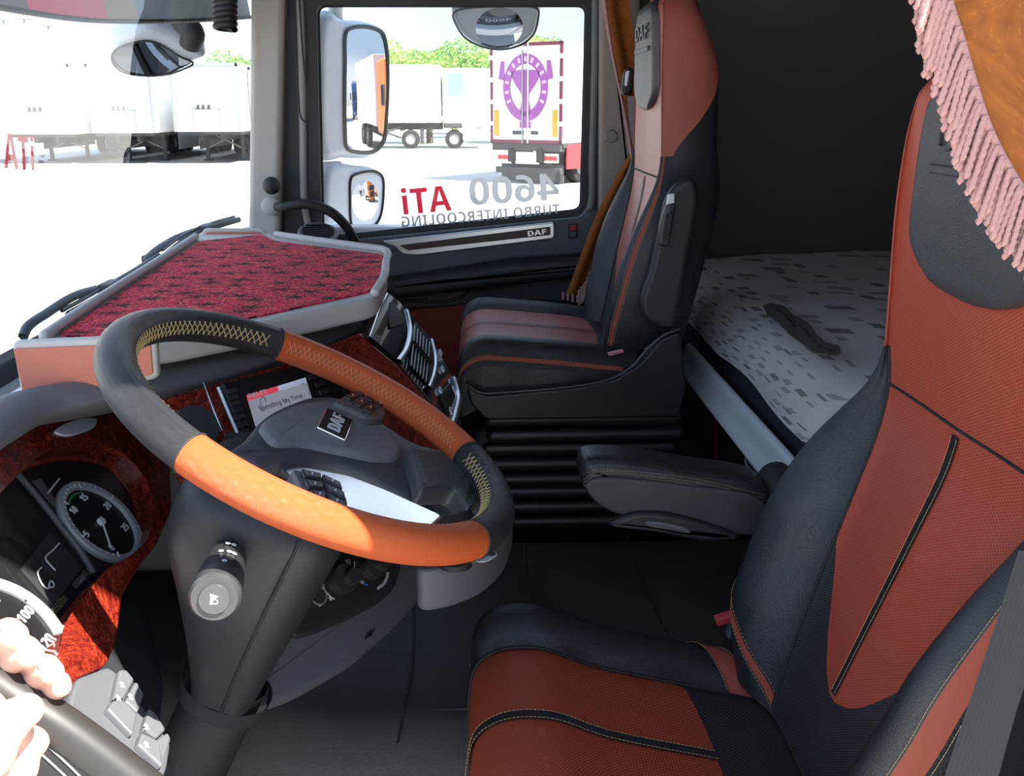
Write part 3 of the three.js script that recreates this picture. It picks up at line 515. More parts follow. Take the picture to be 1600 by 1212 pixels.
  const ln = (l, r = 0.0009, cl = false) => tube(CF.locs(l, -0.029).map(([a, b]) => V(a, b, 0)), r, 40, 5, cl);
  part('icon', CF.put(join([ln([[93, 848], [84, 858], [71, 872], [79, 883], [87, 891]]), ln([[65, 886], [59, 894], [62, 905], [68, 915], [75, 919], [77, 912]]), ln([[77, 912], [80, 907], [84, 911], [83, 917], [78, 917]], 0.0008, true)]), 0, 0, -0.029), M.white, disp, 'white warning symbol');
  part('display_bar', CF.put(tube(CF.locs([[28, 741], [60, 778], [95, 822], [126, 862], [146, 895]], -0.028).map(([a, b]) => V(a, b, 0)), 0.004, 30, 8), 0, 0, -0.028), std(S(0.10, 0.10, 0.11), 0.35), inst);
  part('odometer', CF.put(join(CF.locs([[125, 905], [92, 945]], -0.032).map(([a, b]) => words('888888', 0.008, 0.0008, regular).translate(a, b, 0))), 0, 0, -0.032), std(S(0.10, 0.085, 0.06), 0.5), inst);
  part('binnacle_lens', CF.put(new THREE.ShapeGeometry(poly(CF.locs([[-60, 770], [0, 715], [70, 690], [190, 690], [250, 760], [250, 830], [190, 900], [110, 1020], [60, 1040], [-60, 950]]))), 0, 0, -0.012), M.clearLens, inst, 'clear lens over the instruments');
}
{ // rocker switch bank below the dials, and the kick panel beside it
  const R = frame(pz(210, 1110, -0.86), CX, V(-0.66, 0.75, 0));
  const plate = part('switch_plate', R.put(ex(poly(R.locs([[112, 1082], [122, 1058], [170, 1040], [186, 1052], [268, 1160], [262, 1200], [240, 1260], [150, 1240], [100, 1140]]), 0.006), 0.02, 0.004), 0, 0, -0.02), std(S(0.09, 0.093, 0.105), 0.55), dash);
  const key = (l, marks) => { const k = part('rocker_switch', R.put(ex(poly(R.locs(l), 0.003), 0.010, 0.003, 3), 0, 0, -0.002), std(S(0.11, 0.115, 0.125), 0.5), plate); part('key_symbol', R.put(join(marks.map(([u, v]) => { const [a, b] = R.loc(u, v, 0.008); return join([rbox(-0.0035, 0.0035, -0.001, 0.001, 0, 0.0008, 0.0003, 1), rbox(-0.001, 0.001, -0.0035, 0.0035, 0, 0.0008, 0.0003, 1), rbox(0.001, 0.0035, 0.001, 0.0035, 0, 0.0008, 0.0003, 1)]).translate(a, b, 0); })), 0, 0, 0.0085), M.white, k); };
  key([[180, 1052], [190, 1052], [203, 1068], [186, 1098], [170, 1098]], [[190, 1071]]); key([[205, 1070], [218, 1090], [208, 1120], [188, 1102]], [[203, 1090]]);
  key([[170, 1100], [186, 1100], [207, 1122], [200, 1155], [160, 1114]], [[184, 1092]]);
  key([[226, 1112], [236, 1120], [252, 1146], [238, 1160], [216, 1146]], [[228, 1137]]); key([[214, 1150], [238, 1162], [254, 1150], [260, 1160], [246, 1205], [208, 1170]], [[228, 1165]]);
  part('kick_panel', R.put(ex(poly(R.locs([[265, 870], [300, 900], [330, 1010], [320, 1180], [262, 1150], [190, 1045], [184, 1000], [200, 930]]), 0.01), 0.02, 0.005), 0, 0, -0.10), M.shroud, dash);
  const K = frame(pz(100, 1180, -0.74), CX, V(-0.66, 0.75, 0));
  const vent = part('lower_vent', K.put(ex(poly(K.locs([[50, 1140], [70, 1120], [190, 1230], [100, 1300], [30, 1230]]), 0.006), 0.02, 0.004), 0, 0, -0.02), std(S(0.022, 0.022, 0.025), 0.5), dash);
  for (const d of [0, 16, 32]) part('vent_slat', K.put(tube(K.locs([[62 - d * 0.4, 1132 + d], [110 - d * 0.4, 1176 + d], [170 - d * 0.4, 1235 + d]], 0.002).map(([a, b]) => V(a, b, 0)), 0.0012, 20, 5), 0, 0, 0.002), std(S(0.25, 0.25, 0.25), 0.5), vent);
}
const AX = V(0.61, 0, -0.79), RD = frame(V(-0.171, 1.919, -1.45), AX, V(-0.508, 0.766, -0.392));
{ // angled centre panel with the radio
  const w = part('centre_burr_panel', RD.put(ex(poly(RD.locs([[236, 626], [340, 597], [430, 572], [563, 518], [574, 530], [622, 570], [664, 620], [706, 670], [690, 720], [560, 740], [300, 760], [262, 700]]), 0.006), 0.02, 0.004), 0, 0, -0.02), M.burr, dash, 'red burr wood centre panel');
  for (const l of [[[318, 597], [334, 640], [347, 672]], [[522, 596], [532, 618], [540, 640]]]) part('chrome_line', RD.put(tube(RD.locs(l, 0.001).map(([a, b]) => V(a, b, 0.001)), 0.0012, 10, 5)), M.chrome, w);
  const radio = part('radio', RD.put(ex(poly(RD.locs([[340, 604], [512, 564], [552, 660], [376, 690]]), 0.004), 0.02, 0.003), 0, 0, -0.008), std(S(0.012, 0.012, 0.014), 0.3), dash, 'black double height radio');
  part('screen', RD.put(ex(poly(RD.locs([[385, 618], [477, 590], [495, 648], [402, 676]], 0.012)), 0.0015, 0.0003), 0, 0, 0.0115), std(S(0.2, 0.2, 0.23), 0.25, { emissive: S(0.42, 0.43, 0.50), emissiveIntensity: 0.2 }), radio, 'lit radio screen');
  part('screen_header', RD.put(ex(poly(RD.locs([[385, 618], [433, 603.5], [435, 611], [388, 626]], 0.013)), 0.0008, 0.0002), 0, 0, 0.013), std(S(0.3, 0.02, 0.03), 0.2, { emissive: S(0.36, 0.03, 0.05), emissiveIntensity: 0.7 }), radio, 'red screen header');
  part('screen_header', RD.put(ex(poly(RD.locs([[433, 603.5], [477, 590], [479, 597.5], [435, 611]], 0.013)), 0.0008, 0.0002), 0, 0, 0.013), std(S(0.12, 0.13, 0.2), 0.2, { emissive: S(0.22, 0.23, 0.33), emissiveIntensity: 0.7 }), radio);
  const wr = (s, u, v, size, mat, font = regular) => { const [a, b] = RD.loc(u, v, 0.014); part('screen_text', RD.put(words(s, size, 0.0004, font), a, b, 0.0138), mat, radio); };
  wr('FM1-P3', 402, 615, 0.0062, M.white, bold); wr('11:50', 469, 597, 0.0055, M.white);
  wr('Spending My Time -', 442, 628, 0.0066, std(S(0.05, 0.05, 0.07), 0.6)); wr('♪', 414, 624, 0.007, std(S(0.05, 0.05, 0.07), 0.6));
  part('screen_rule', RD.put(tube(RD.locs([[408, 640], [407, 624], [412, 618], [475, 600], [480, 603], [484, 620]], 0.013).map(([a, b]) => V(a, b, 0.0135)), 0.0004, 30, 4)), std(S(0.1, 0.1, 0.12), 0.5), radio);
  for (const [u, v] of [[364, 621], [367, 631], [371, 641], [374, 652], [378, 664], [381, 676], [362, 611]]) part('radio_key', RD.put(rbox(-0.008, 0.008, -0.0035, 0.0035, 0, 0.003, 0.001, 1), ...RD.loc(u, v, 0.012), 0.011), std(S(0.03, 0.03, 0.033), 0.4), radio);
  for (const [u, v] of [[490, 588], [500, 600], [506, 612], [512, 624], [497, 580]]) part('radio_key', RD.put(rbox(-0.009, 0.009, -0.004, 0.004, 0, 0.003, 0.001, 1), ...RD.loc(u, v, 0.012), 0.011), std(S(0.03, 0.03, 0.033), 0.4), radio);
  part('radio_edge', RD.put(tube(RD.locs([[341, 605], [358, 646], [376, 688]], 0.012).map(([a, b]) => V(a, b, 0.012)), 0.0022, 10, 6)), M.satin, radio);
  // light switch
  const [ka, kb] = RD.loc(298, 676, 0.02);
  const lk = part('light_switch', RD.put(new THREE.CylinderGeometry(0.026, 0.031, 0.045, 32).rotateX(Math.PI / 2), ka, kb, 0.02), M.blackPlastic, dash);
  part('switch_ring', RD.put(new THREE.TorusGeometry(0.038, 0.0022, 8, 40), ka, kb, 0.003), M.chrome, lk);
}
const CW = frame(V(-0.17, 1.915, -1.65), CX, V(-0.56, 0.83, 0));
{ // glossy centre console falling towards the tunnel
  const z7 = (l) => l.map(([a, b]) => [500 + a * 0.2311, 440 + b * 0.2311]);
  const L = (l, h = 0) => CW.locs(z7(l), h), T = (l, r, h, rad = 6) => CW.put(tube(L(l, h).map(([a, b]) => V(a, b, 0)), r, 30, rad), 0, 0, h);
  const con = part('console', CW.put(ex(blob(L([[310, 375], [420, 462], [520, 545], [700, 760], [880, 985], [915, 1012], [945, 850], [905, 650], [760, 400], [600, 190], [440, 50], [400, 140], [350, 270]])), 0.10, 0.01, 4), 0, 0, -0.10), std(S(0.05, 0.010, 0.008), 0.12, { clearcoat: 1 }), dash, 'dark glossy console');
  part('gloss_plate', CW.put(ex(poly(L([[325, 372], [405, 150], [450, 75], [595, 205], [608, 330], [590, 430], [525, 540], [420, 450]], 0.003), 0.004), 0.006, 0.002), 0, 0, -0.001), M.gloss, con);
  part('drawer_recess', CW.put(ex(poly(L([[478, 130], [575, 250], [560, 290], [470, 318], [462, 250]], 0.006), 0.006), 0.004, 0.001), 0, 0, 0.004), M.rubber, con);
  for (const l of [[[582, 200], [607, 320], [585, 450], [528, 542]], [[752, 400], [778, 520], [770, 620], [735, 722]]]) part('silver_arc', T(l, 0.0055, 0.004, 8), M.silver, con);
  part('silver_arc', T([[902, 660], [932, 770], [915, 890], [885, 988]], 0.007, 0.002, 8), M.silver, con);
  const vent = part('air_vent', CW.put(ex(poly(L([[632, 280], [748, 400], [760, 560], [730, 700], [602, 575], [612, 420]]), 0.006), 0.006, 0.002), 0, 0, 0.0), M.rubber, con);
  for (let i = 0; i < 6; i++) { const t = i / 5, a = 640 + 100 * t, b = 300 + 110 * t; part('vent_slat', T([[a, b], [a - 8, b + 110], [a - 26, b + 270]], 0.0016, 0.008), std(S(0.07, 0.07, 0.075), 0.3), vent); }
  part('vent_divider', T([[628, 410], [680, 470], [745, 545]], 0.005, 0.009), M.rubber, vent);
  for (const [a, b] of [[805, 485], [820, 595], [803, 740], [893, 735], [872, 880]]) part('switch', CW.put(rbox(-0.011, 0.011, -0.005, 0.005, 0, 0.006, 0.002), ...L([[a, b]])[0], 0), M.satin, con);
  part('keypad', CW.put(ex(poly(L([[800, 770], [870, 690], [905, 780], [860, 930]]), 0.004), 0.004, 0.001), 0, 0, 0), M.rubber, con);
}
const HV = frame(pz(530, 905, -1.20), AX, V(-0.395, 0.866, -0.305));
{ // heater controls and the lower cover
  const z4 = (l) => l.map(([a, b]) => [430 + a * 0.25, 840 + b * 0.25]);
  const L = (l, h = 0) => HV.locs(z4(l), h);
  part('lower_cover', HV.put(ex(poly(HV.locs([[335, 1130], [350, 1060], [440, 900], [560, 850], [700, 850], [700, 885], [684, 915], [640, 968], [560, 1040], [470, 1092], [385, 1122]]), 0.02), 0.05, 0.012, 4), 0, 0, -0.062), M.greyPlastic, dash);
  const pan = part('heater_panel', HV.put(ex(poly(L([[70, 530], [100, 620], [200, 620], [400, 540], [640, 420], [740, 330], [790, 200], [790, 60], [400, 40], [230, 200]]), 0.014), 0.03, 0.006, 3), 0, 0, -0.028), std(S(0.022, 0.023, 0.027), 0.45), dash);
  part('heater_face', HV.put(ex(poly(L([[100, 515], [140, 555], [240, 540], [520, 410], [660, 320], [730, 230], [740, 60], [420, 60], [280, 190]]), 0.010), 0.004, 0.001), 0, 0, 0.001), M.rubber, pan);
  const knob = (a, b, r, big) => {
    const [x, y] = L([[a, b]], 0.004)[0];
    const k = part('control_knob', HV.put(new THREE.CylinderGeometry(r * 0.86, r, 0.018, 32).rotateX(Math.PI / 2), x, y, 0.012), M.blackPlastic, pan);
    if (big) part('knob_grip', HV.put(new THREE.CylinderGeometry(r * 0.5, r * 0.55, 0.016, 24).rotateX(Math.PI / 2), x + r * 0.28, y - r * 0.1, 0.024), M.blackPlastic, k);
    else part('knob_rim', HV.put(new THREE.TorusGeometry(r * 0.86, 0.0012, 6, 32), x, y, 0.021), std(S(0.2, 0.2, 0.2), 0.4), k);
    return [x, y];
  };
  const arc = ([x, y], r, a0, a1, mat, w = 0.0008) => part('dial_mark', HV.put(tube(Array.from({ length: 16 }, (_, i) => V(Math.cos(mix(a0, a1, i / 15)) * r, Math.sin(mix(a0, a1, i / 15)) * r, 0)), w, 24, 5), x, y, 0.0055), mat, pan);
  const k1 = knob(228, 375, 0.014, false), k2 = knob(400, 262, 0.0225, true), k3 = knob(592, 180, 0.021, true);
  arc(k1, 0.021, -0.5, 1.0, M.white); arc(k2, 0.029, 2.6, 3.9, M.white); arc(k2, 0.029, 1.2, 2.3, M.white); arc(k2, 0.029, -0.5, 0.8, M.white);
  arc(k3, 0.028, 2.5, 3.4, M.white); arc(k3, 0.028, 3.5, 4.0, std(S(0.03, 0.12, 0.5), 0.5), 0.0012); arc(k3, 0.031, 4.5, 5.6, std(S(0.35, 0.37, 0.4), 0.5), 0.003); arc(k3, 0.028, 5.9, 6.5, std(S(0.5, 0.02, 0.02), 0.5), 0.001);
  const wr = (s, a, b, size, mat = M.white) => part('dial_print', HV.put(words(s, size, 0.0005), ...L([[a, b]], 0.005)[0], 0.0055), mat, pan);
  wr('0', 343, 378, 0.006); wr('16', 543, 277, 0.005, std(S(0.7, 0.5, 0.1), 0.5)); wr('28', 668, 212, 0.005); wr('AUTO', 610, 268, 0.0035, M.rubber);
  for (const [a, b] of [[275, 412], [135, 478], [480, 310], [313, 212], [455, 150]]) part('dial_symbol', HV.put(new THREE.TorusGeometry(0.0028, 0.0008, 5, 12), ...L([[a, b]], 0.005)[0], 0.006), M.white, pan);
  part('air_slot', HV.put(join([0, 1, 2].map((i) => tube(HV.locs([[570 + i * 4, 998 - i * 2], [574 + i * 4, 990 - i * 2], [577 + i * 4, 986 - i * 2]], -0.012).map(([a, b]) => V(a, b, 0)), 0.0012, 8, 5))), 0, 0, -0.011), M.rubber, dash);
}
{ // rounded tray at the end of the dash with socket and its label
  const Y = frame(V(0, 1.72, -1.2), V(1, 0, 0), V(0, 0, -1));
  const o = Y.locs([[650, 893], [700, 886], [752, 867], [786, 838], [801, 800], [801, 768], [784, 733], [745, 705], [690, 730], [650, 840]]);
  const tray = part('end_tray', Y.put(ex(poly(o, 0.05), 0.056, 0.006, 3, 12), 0, 0, -0.056), M.greyPlastic, dash, 'grey rounded tray');
  part('tray_recess', Y.put(ex(blob(Y.locs([[690, 868], [730, 855], [765, 830], [784, 797], [782, 765], [765, 738], [700, 740], [640, 830]], 0.001)), 0.004, 0.001), 0, 0, -0.001), M.shroud, tray);
  part('tray_line', tube(Y.locs([[768, 737], [784, 763], [789, 795], [776, 828], [752, 849]], 0.005).map(([a, b]) => Y.at(a, b, 0.004)), 0.0012, 30, 5), std(S(0.3, 0.31, 0.32), 0.5), tray);
  const [sa, sb] = Y.loc(712, 878, 0.004);
  part('socket', Y.put(new THREE.CylinderGeometry(0.018, 0.02, 0.006, 28).rotateX(Math.PI / 2), sa, sb, 0.003), M.rubber, tray);
  const a = Y.loc(742, 873, 0.003), b = Y.loc(770, 858, 0.003), an = Math.atan2(b[1] - a[1], b[0] - a[0]), cx = (a[0] + b[0]) / 2, cy = (a[1] + b[1]) / 2, hl = Math.hypot(b[0] - a[0], b[1] - a[1]) / 2;
  const pill = (x0, x1, y0, r) => poly([[x0, -y0], [x1, -y0], [x1, y0], [x0, y0]], r);
  const st = part('socket_label', Y.put(ex(pill(-hl, hl, 0.0125, 0.012), 0.0008, 0.0002).rotateZ(an), cx, cy, 0.0002), M.white, tray, 'white oval 12V label');
  part('label_print', Y.put(words('12V', 0.010, 0.0004, regular).translate(-hl * 0.38, 0, 0).rotateZ(an), cx, cy, 0.0011), std(S(0.06, 0.06, 0.06), 0.6), st);
  part('label_print', Y.put(ex(pill(hl * 0.2, hl * 0.88, 0.0095, 0.006), 0.0005, 0.0001).rotateZ(an), cx, cy, 0.001), std(S(0.02, 0.02, 0.02), 0.6), st);
  part('label_print', Y.put(words('5A', 0.005, 0.0004).translate(hl * 0.54, 0, 0).rotateZ(an), cx, cy, 0.0016), M.white, st);
}
// ---------------------------------------------------------------- table on the dashboard
{
  const carpet = tex(1024, 1024, (x, y) => { // woven red brocade: crimson ground, orange flames, maroon streaks, black sprigs
    const a = tn(x, y, 30, 4, 2), flame = sst(0.02, 0.20, tn(x + 0.05 * a, y, 85, 21, 3)), streak = sst(0.05, 0.16, tn(x, y + 0.05 * a, 95, 37, 3)), fine = tn(x, y, 160, 6, 2);
    const N = 7; let sprig = 0;
    for (let dj = -1; dj <= 1; dj++) for (let di = -1; di <= 1; di++) { // scattered sprigs, each turned and sized its own way
      const ci = Math.floor(x * N) + di, cj = Math.floor(y * N) + dj, wi = ((ci % N) + N) % N, wj = ((cj % N) + N) % N, h = Math.abs(Math.sin(wi * 12.99 + wj * 78.23) * 43758.5) % 1, h2 = (h * 91.7) % 1, h3 = (h * 713.3) % 1;
      const dx = x * N - ci - 0.15 - 0.7 * h, dy = y * N - cj - 0.15 - 0.7 * h2, th = Math.atan2(dy, dx) + h3 * 6.283, r = Math.hypot(dx, dy * 1.25);
      sprig = Math.max(sprig, sst(0.40 + 0.12 * h3, 0.10, r / (0.40 + 0.60 * Math.pow(Math.abs(Math.cos(th * 2.5)), 2)) + 0.9 * fine)); }
    const c = [0.92, 0.17, 0.33], o = [1.0, 0.56, 0.38], m = [0.42, 0.05, 0.14], k = [0.10, 0.03, 0.06];
    return c.map((v, n) => mix(mix(mix(v, o[n], flame * 0.85), m[n], streak * 0.75), k[n], clamp(sprig))); }, true, 2.4);
  const Y = frame(V(0, 1.965, -1.5), V(1, 0, 0), V(0, 0, -1));
  const rim = Y.locs([[62, 528], [300, 372], [312, 360], [412, 356], [432, 368], [606, 390], [604, 430], [588, 462], [400, 502], [244, 530]]);
  const t = thing('dash_table', 'red patterned table top with pale plastic rim on the dashboard', 'table', V(-0.4, 1.93, -1.6));
  part('board', Y.put(ex(poly(rim, 0.03), 0.034, 0.008, 4, 12), 0, 0, -0.036), M.tableEdge, t);
  part('carpet', Y.put(ex(poly(Y.locs([[88, 524], [312, 376], [410, 366], [430, 376], [598, 397], [596, 428], [580, 454], [398, 494], [242, 522]], 0.001), 0.02), 0.003, 0.001), 0, 0, -0.002), std(S(1, 1, 1), 0.95, { map: carpet }), t, 'red brocade covering');
  const edge = (l) => join([tube(l, 0.0075, 50, 8), ...[l[0], l[l.length - 1]].map((p) => new THREE.SphereGeometry(0.0075, 10, 8).translate(p.x, p.y, p.z))]);
  part('rim_rail', edge([[70, 524], [150, 470], [240, 412], [306, 369]].map(([u, v]) => Y.pt(u, v, 0.006))), M.tableEdge, t);
  part('rim_rail', edge([[432, 366], [480, 373], [560, 384], [600, 390], [603, 410], [600, 432], [586, 457]].map(([u, v]) => Y.pt(u, v, 0.004))), M.tableEdge, t);
  const tan = std(S(0.62, 0.20, 0.13), 0.65, { bumpMap: leatherBump, bumpScale: 0.0006 });
  // upright end boards
  const N = frame(V(0, 1.95, -1.155), V(1, 0, 0), V(0, 1, 0));
  const nb = part('end_board', N.put(ex(poly(N.locs([[17, 534, 0.02], [243, 524, 0.02], [247, 592], [145, 612], [36, 636]]), 0.008), 0.016, 0.005, 3), 0, 0, -0.016), M.tableEdge, t);
  part('end_board_lining', N.put(ex(poly(N.locs([[22, 544, 0.015], [236, 536, 0.015], [240, 584], [145, 606], [41, 630]]), 0.004), 0.003, 0.001), 0, 0, 0.0), tan, nb, 'tan leather lining');
  const G = frame(V(0, 1.95, -2.27), V(1, 0, 0), V(0, 1, 0));
  const fb = part('end_board', G.put(ex(poly(G.locs([[316, 357], [410, 357], [424, 372], [424, 392], [312, 392]]), 0.012), 0.014, 0.004, 3), 0, 0, -0.014), M.tableEdge, t);
  part('end_board_lining', G.put(ex(poly(G.locs([[322, 362], [408, 362], [414, 372], [414, 385], [318, 385]]), 0.008), 0.003, 0.001), 0, 0, 0.0), tan, fb, 'tan leather lining');
}
// ---------------------------------------------------------------- steering column and wheel
const WC = V(-0.177, 1.907, -1.029), WF = frame(WC, CX, V(-0.885, 0.4655, 0));
{
  const t = thing('steering_column', 'dark plastic steering column cover under the wheel with stalks', 'steering column', V(-0.4, 1.2, -1.03));
  // along the column: distance below the wheel, reach forwards, reach rearwards, half width
  const e0 = interp([0.072, 0.082, 0.11, 0.16, 0.22, 0.28, 0.34, 0.37], [-0.06, -0.085, -0.105, -0.10, -0.065, -0.032, -0.004, 0.006]), e1 = interp([0.072, 0.082, 0.11, 0.2, 0.3, 0.36, 0.37], [0.05, 0.075, 0.085, 0.082, 0.078, 0.075, 0.068]), hw = interp([0.072, 0.082, 0.11, 0.2, 0.3, 0.37], [0.07, 0.09, 0.105, 0.100, 0.072, 0.048]);
  const P = (tt, e, z) => WF.at(-z, -e, -tt);
  part('upper_shroud', grid(64, 40, (a, b) => { const tt = mix(0.072, 0.37, b), th = a * Math.PI * 2, c = Math.cos(th), s = Math.sin(th), n = 3.6, k = Math.pow(Math.pow(Math.abs(c), n) + Math.pow(Math.abs(s), n), -1 / n), em = (e0(tt) + e1(tt)) / 2, eh = (e1(tt) - e0(tt)) / 2; const p = P(tt, em + eh * c * k, hw(tt) * s * k); return { p, uv: [a * 0.6, tt] }; }), M.shroud, t);
  part('shroud_cap', grid(48, 6, (a, b) => { const tt = 0.072, th = a * Math.PI * 2, c = Math.cos(th), s = Math.sin(th), n = 3.6, k = b * Math.pow(Math.pow(Math.abs(c), n) + Math.pow(Math.abs(s), n), -1 / n), em = (e0(tt) + e1(tt)) / 2, eh = (e1(tt) - e0(tt)) / 2; return { p: P(tt, em + eh * c * k, hw(tt) * s * k) }; }), M.shroud, t);
  part('shroud_seam', tube([[0.09, 0.035], [0.12, 0.036], [0.2, 0.037], [0.28, 0.04], [0.35, 0.045]].map(([tt, e]) => P(tt, e, hw(tt) + 0.0005)), 0.0018, 30, 6), M.rubber, t);
  part('column_tube', tube([P(0.34, 0.04, 0), P(0.42, 0.042, 0), P(0.55, 0.045, 0), P(0.72, 0.05, 0)], 0.046, 30, 24), M.shroud, t);
  part('column_collar', tube([P(0.352, 0.04, 0), P(0.372, 0.041, 0)], 0.056, 6, 28), M.shroud, t);
  // near stalk, pointing at the door
  const base = pz(358, 862, -0.935), tip = pz(335, 935, -0.80), d = tip.clone().sub(base), q = (k) => base.clone().addScaledVector(d, k);
  const st = part('light_stalk', bar(q(-0.3), q(0.25), 0.016, 24, 0.018), M.blackPlastic, t);
  part('stalk_barrel', [bar(q(0.2), q(0.62), 0.0205, 32, 0.0215), bar(q(0.64), q(0.74), 0.0225, 32, 0.0225)], std(S(0.022, 0.023, 0.026), 0.35), st);
  part('stalk_end', [bar(q(0.76), q(0.97), 0.0235, 32, 0.0235), bar(q(0.97), q(1.0), 0.0235, 32, 0.021)], std(S(0.07, 0.07, 0.073), 0.3, { metalness: 0.3 }), st);
  const SF = frame(q(1.0), V(0.6, 0, -0.8).projectOnPlane(d.clone().normalize()), V(0, 1, 0).projectOnPlane(d.clone().normalize()));
  const sgn = SF.N.dot(d) > 0 ? 1 : -1, SF2 = sgn > 0 ? SF : frame(q(1.0), V(1, 0, 0).projectOnPlane(d.clone().normalize()), V(0, 1, 0).projectOnPlane(d.clone().normalize()));
  const bt = part('horn_button', SF2.put(new THREE.CylinderGeometry(0.0135, 0.0145, 0.005, 28).rotateX(Math.PI / 2), 0, 0, 0.001), std(S(0.07, 0.07, 0.072), 0.3), st);
  part('horn_symbol', SF2.put(join([ex(poly([[-0.005, 0.0005], [0.0005, 0.0008], [0.0042, -0.0032], [0.0050, 0.0052], [0.0005, 0.0032], [-0.005, 0.0026]], 0.0006), 0.0006, 0.0001), new THREE.TorusGeometry(0.0022, 0.0005, 5, 14).translate(-0.0015, -0.0014, 0.0003)]).rotateZ(1.1), 0, 0, 0.0036), M.white, bt);
  { // printed symbols along the barrel
    const side = V(0.35, 0.2, 1).projectOnPlane(d.clone().normalize()).normalize(), up = V(0.2, 1, 0).projectOnPlane(d.clone().normalize()).normalize(), marks = [];
    for (const [k, w] of [[0.30, 0], [0.30, 0.35], [0.48, -0.2], [0.48, 0.2], [0.48, 0.6], [0.69, 0.1]]) marks.push(new THREE.TorusGeometry(0.0022, 0.0006, 5, 12).lookAt(up.clone().addScaledVector(side, w)).translate(...q(k).addScaledVector(up.clone().addScaledVector(side, w).normalize(), 0.0226).toArray()));
    part('stalk_print', join(marks), M.white, st);
  }
  part('rear_stalk', tube([pz(430, 700, -1.13), pz(380, 694, -1.16), pz(345, 692, -1.18), pz(322, 690, -1.19)], 0.0165, 20, 18), M.blackPlastic, t);
}
{
  const t = thing('steering_wheel', 'large steering wheel with orange and black leather rim', 'steering wheel', WF.at(0, 0, -0.06));
  const R = 0.225, r = 0.0205;
  const orange = std(S(0.60, 0.105, 0.022), 0.36, { bumpMap: leatherBump, bumpScale: 0.0005 }), rimBlack = std(S(0.026, 0.027, 0.030), 0.30, { bumpMap: leatherBump, bumpScale: 0.0005 });
  const arcT = (a0, a1, rad, n = 70) => WF.put(new THREE.TubeGeometry(curve(Array.from({ length: n }, (_, i) => { const a = mix(a0, a1, i / (n - 1)) * Math.PI / 180; return V(Math.cos(a) * R, Math.sin(a) * R, 0); })), n * 2, rad, 24));
  part('rim_section', arcT(24.6, 156.4, r * 0.985), rimBlack, t, 'black leather top section');
  part('rim_section', arcT(156, 239, r), orange, t, 'orange leather left grip'); part('rim_section', arcT(304, 385, r), orange, t, 'orange leather right grip');
  part('rim_section', arcT(238.6, 304.4, r * 1.0), rimBlack, t, 'black leather bottom section');
  for (const a of [25, 156, 239, 304]) { const k = a * Math.PI / 180; part('rim_joint', WF.put(new THREE.TorusGeometry(r * 1.01, 0.0012, 6, 28).rotateX(Math.PI / 2).rotateZ(k).translate(Math.cos(k) * R, Math.sin(k) * R, 0)), M.threadDark, t); }
  { // cross stitching on the inside of the rim
    const lace = (a0, a1, n, mat) => { const out = []; for (let i = 0; i < n; i++) for (const s of [-1, 1]) { const pt = (k, w) => { const a = mix(a0, a1, k) * Math.PI / 180, rr_ = R - Math.cos(w) * r * 1.02; return WF.at(Math.cos(a) * rr_, Math.sin(a) * rr_, Math.sin(w) * r * 1.02); }; const k0 = i / n, k1 = (i + 1.3) / n; out.push(tube([pt(k0, -0.38 * s + 0.35), pt((k0 + k1) / 2, 0.35), pt(k1, 0.38 * s + 0.35)], 0.0007, 4, 4)); } return join(out); };
    part('lacing', lace(30, 150, 50), M.thread, t, 'yellow cross stitching'); part('lacing', lace(245, 298, 22), M.thread, t);
    part('lacing', join([lace(160, 236, 40), lace(308, 382, 40)]), std(S(0.55, 0.2, 0.09), 0.6), t);
  }
  // hub
  const H0 = -0.045, P = (l, h = H0) => WF.locs(l, h);
  const hub = part('hub', WF.put(ex(blob(P([[352, 716], [380, 690], [410, 655], [449, 634], [485, 624], [526, 628], [569, 650], [608, 676], [642, 697], [676, 706], [706, 716], [722, 740], [712, 762], [680, 762], [655, 768], [640, 786], [610, 776], [569, 752], [513, 732], [440, 728], [400, 735]])), 0.034, 0.016, 6), 0, 0, H0 - 0.024), M.darkGrey, t, 'dark grey hub pad');
  part('airbag_cover', WF.put(ex(blob(P([[405, 672], [440, 644], [486, 631], [528, 634], [572, 656], [610, 684], [626, 706], [615, 722], [580, 722], [530, 712], [470, 700], [425, 698]], H0 + 0.01)), 0.022, 0.012, 6), 0, 0, H0 - 0.004), std(S(0.19, 0.20, 0.21), 0.5, { bumpMap: leatherBump, bumpScale: 0.0007 }), hub);
  const bH = H0 + 0.019, bc = WF.loc(523, 665, bH);
  const badge = part('badge', WF.put(ex(poly([[-0.036, -0.019], [0.036, -0.019], [0.036, 0.019], [-0.036, 0.019]], 0.003), 0.004, 0.0012), bc[0], bc[1], bH - 0.001), M.chrome, hub, 'black badge in a chrome frame');
  part('badge_plate', WF.put(ex(poly([[-0.0345, -0.0172], [0.0345, -0.0172], [0.0345, 0.0172], [-0.0345, 0.0172]], 0.002), 0.003, 0.0005), bc[0], bc[1], bH + 0.0018), std(S(0.010, 0.010, 0.012), 0.7), badge);
  part('badge_letters', WF.put(words('DAF', 0.0165, 0.0015, bold, 1.4), bc[0], bc[1], bH + 0.0046), std(S(0.62, 0.63, 0.64), 0.4, { metalness: 0.2 }), badge);
  // spokes: from the hub to the rim
  const spoke = (l, h, d, mat, label, b = 0.006) => part('spoke', WF.put(ex(poly(P(l, h), 0.01), d, b, 4), 0, 0, h - d), mat, t, label);
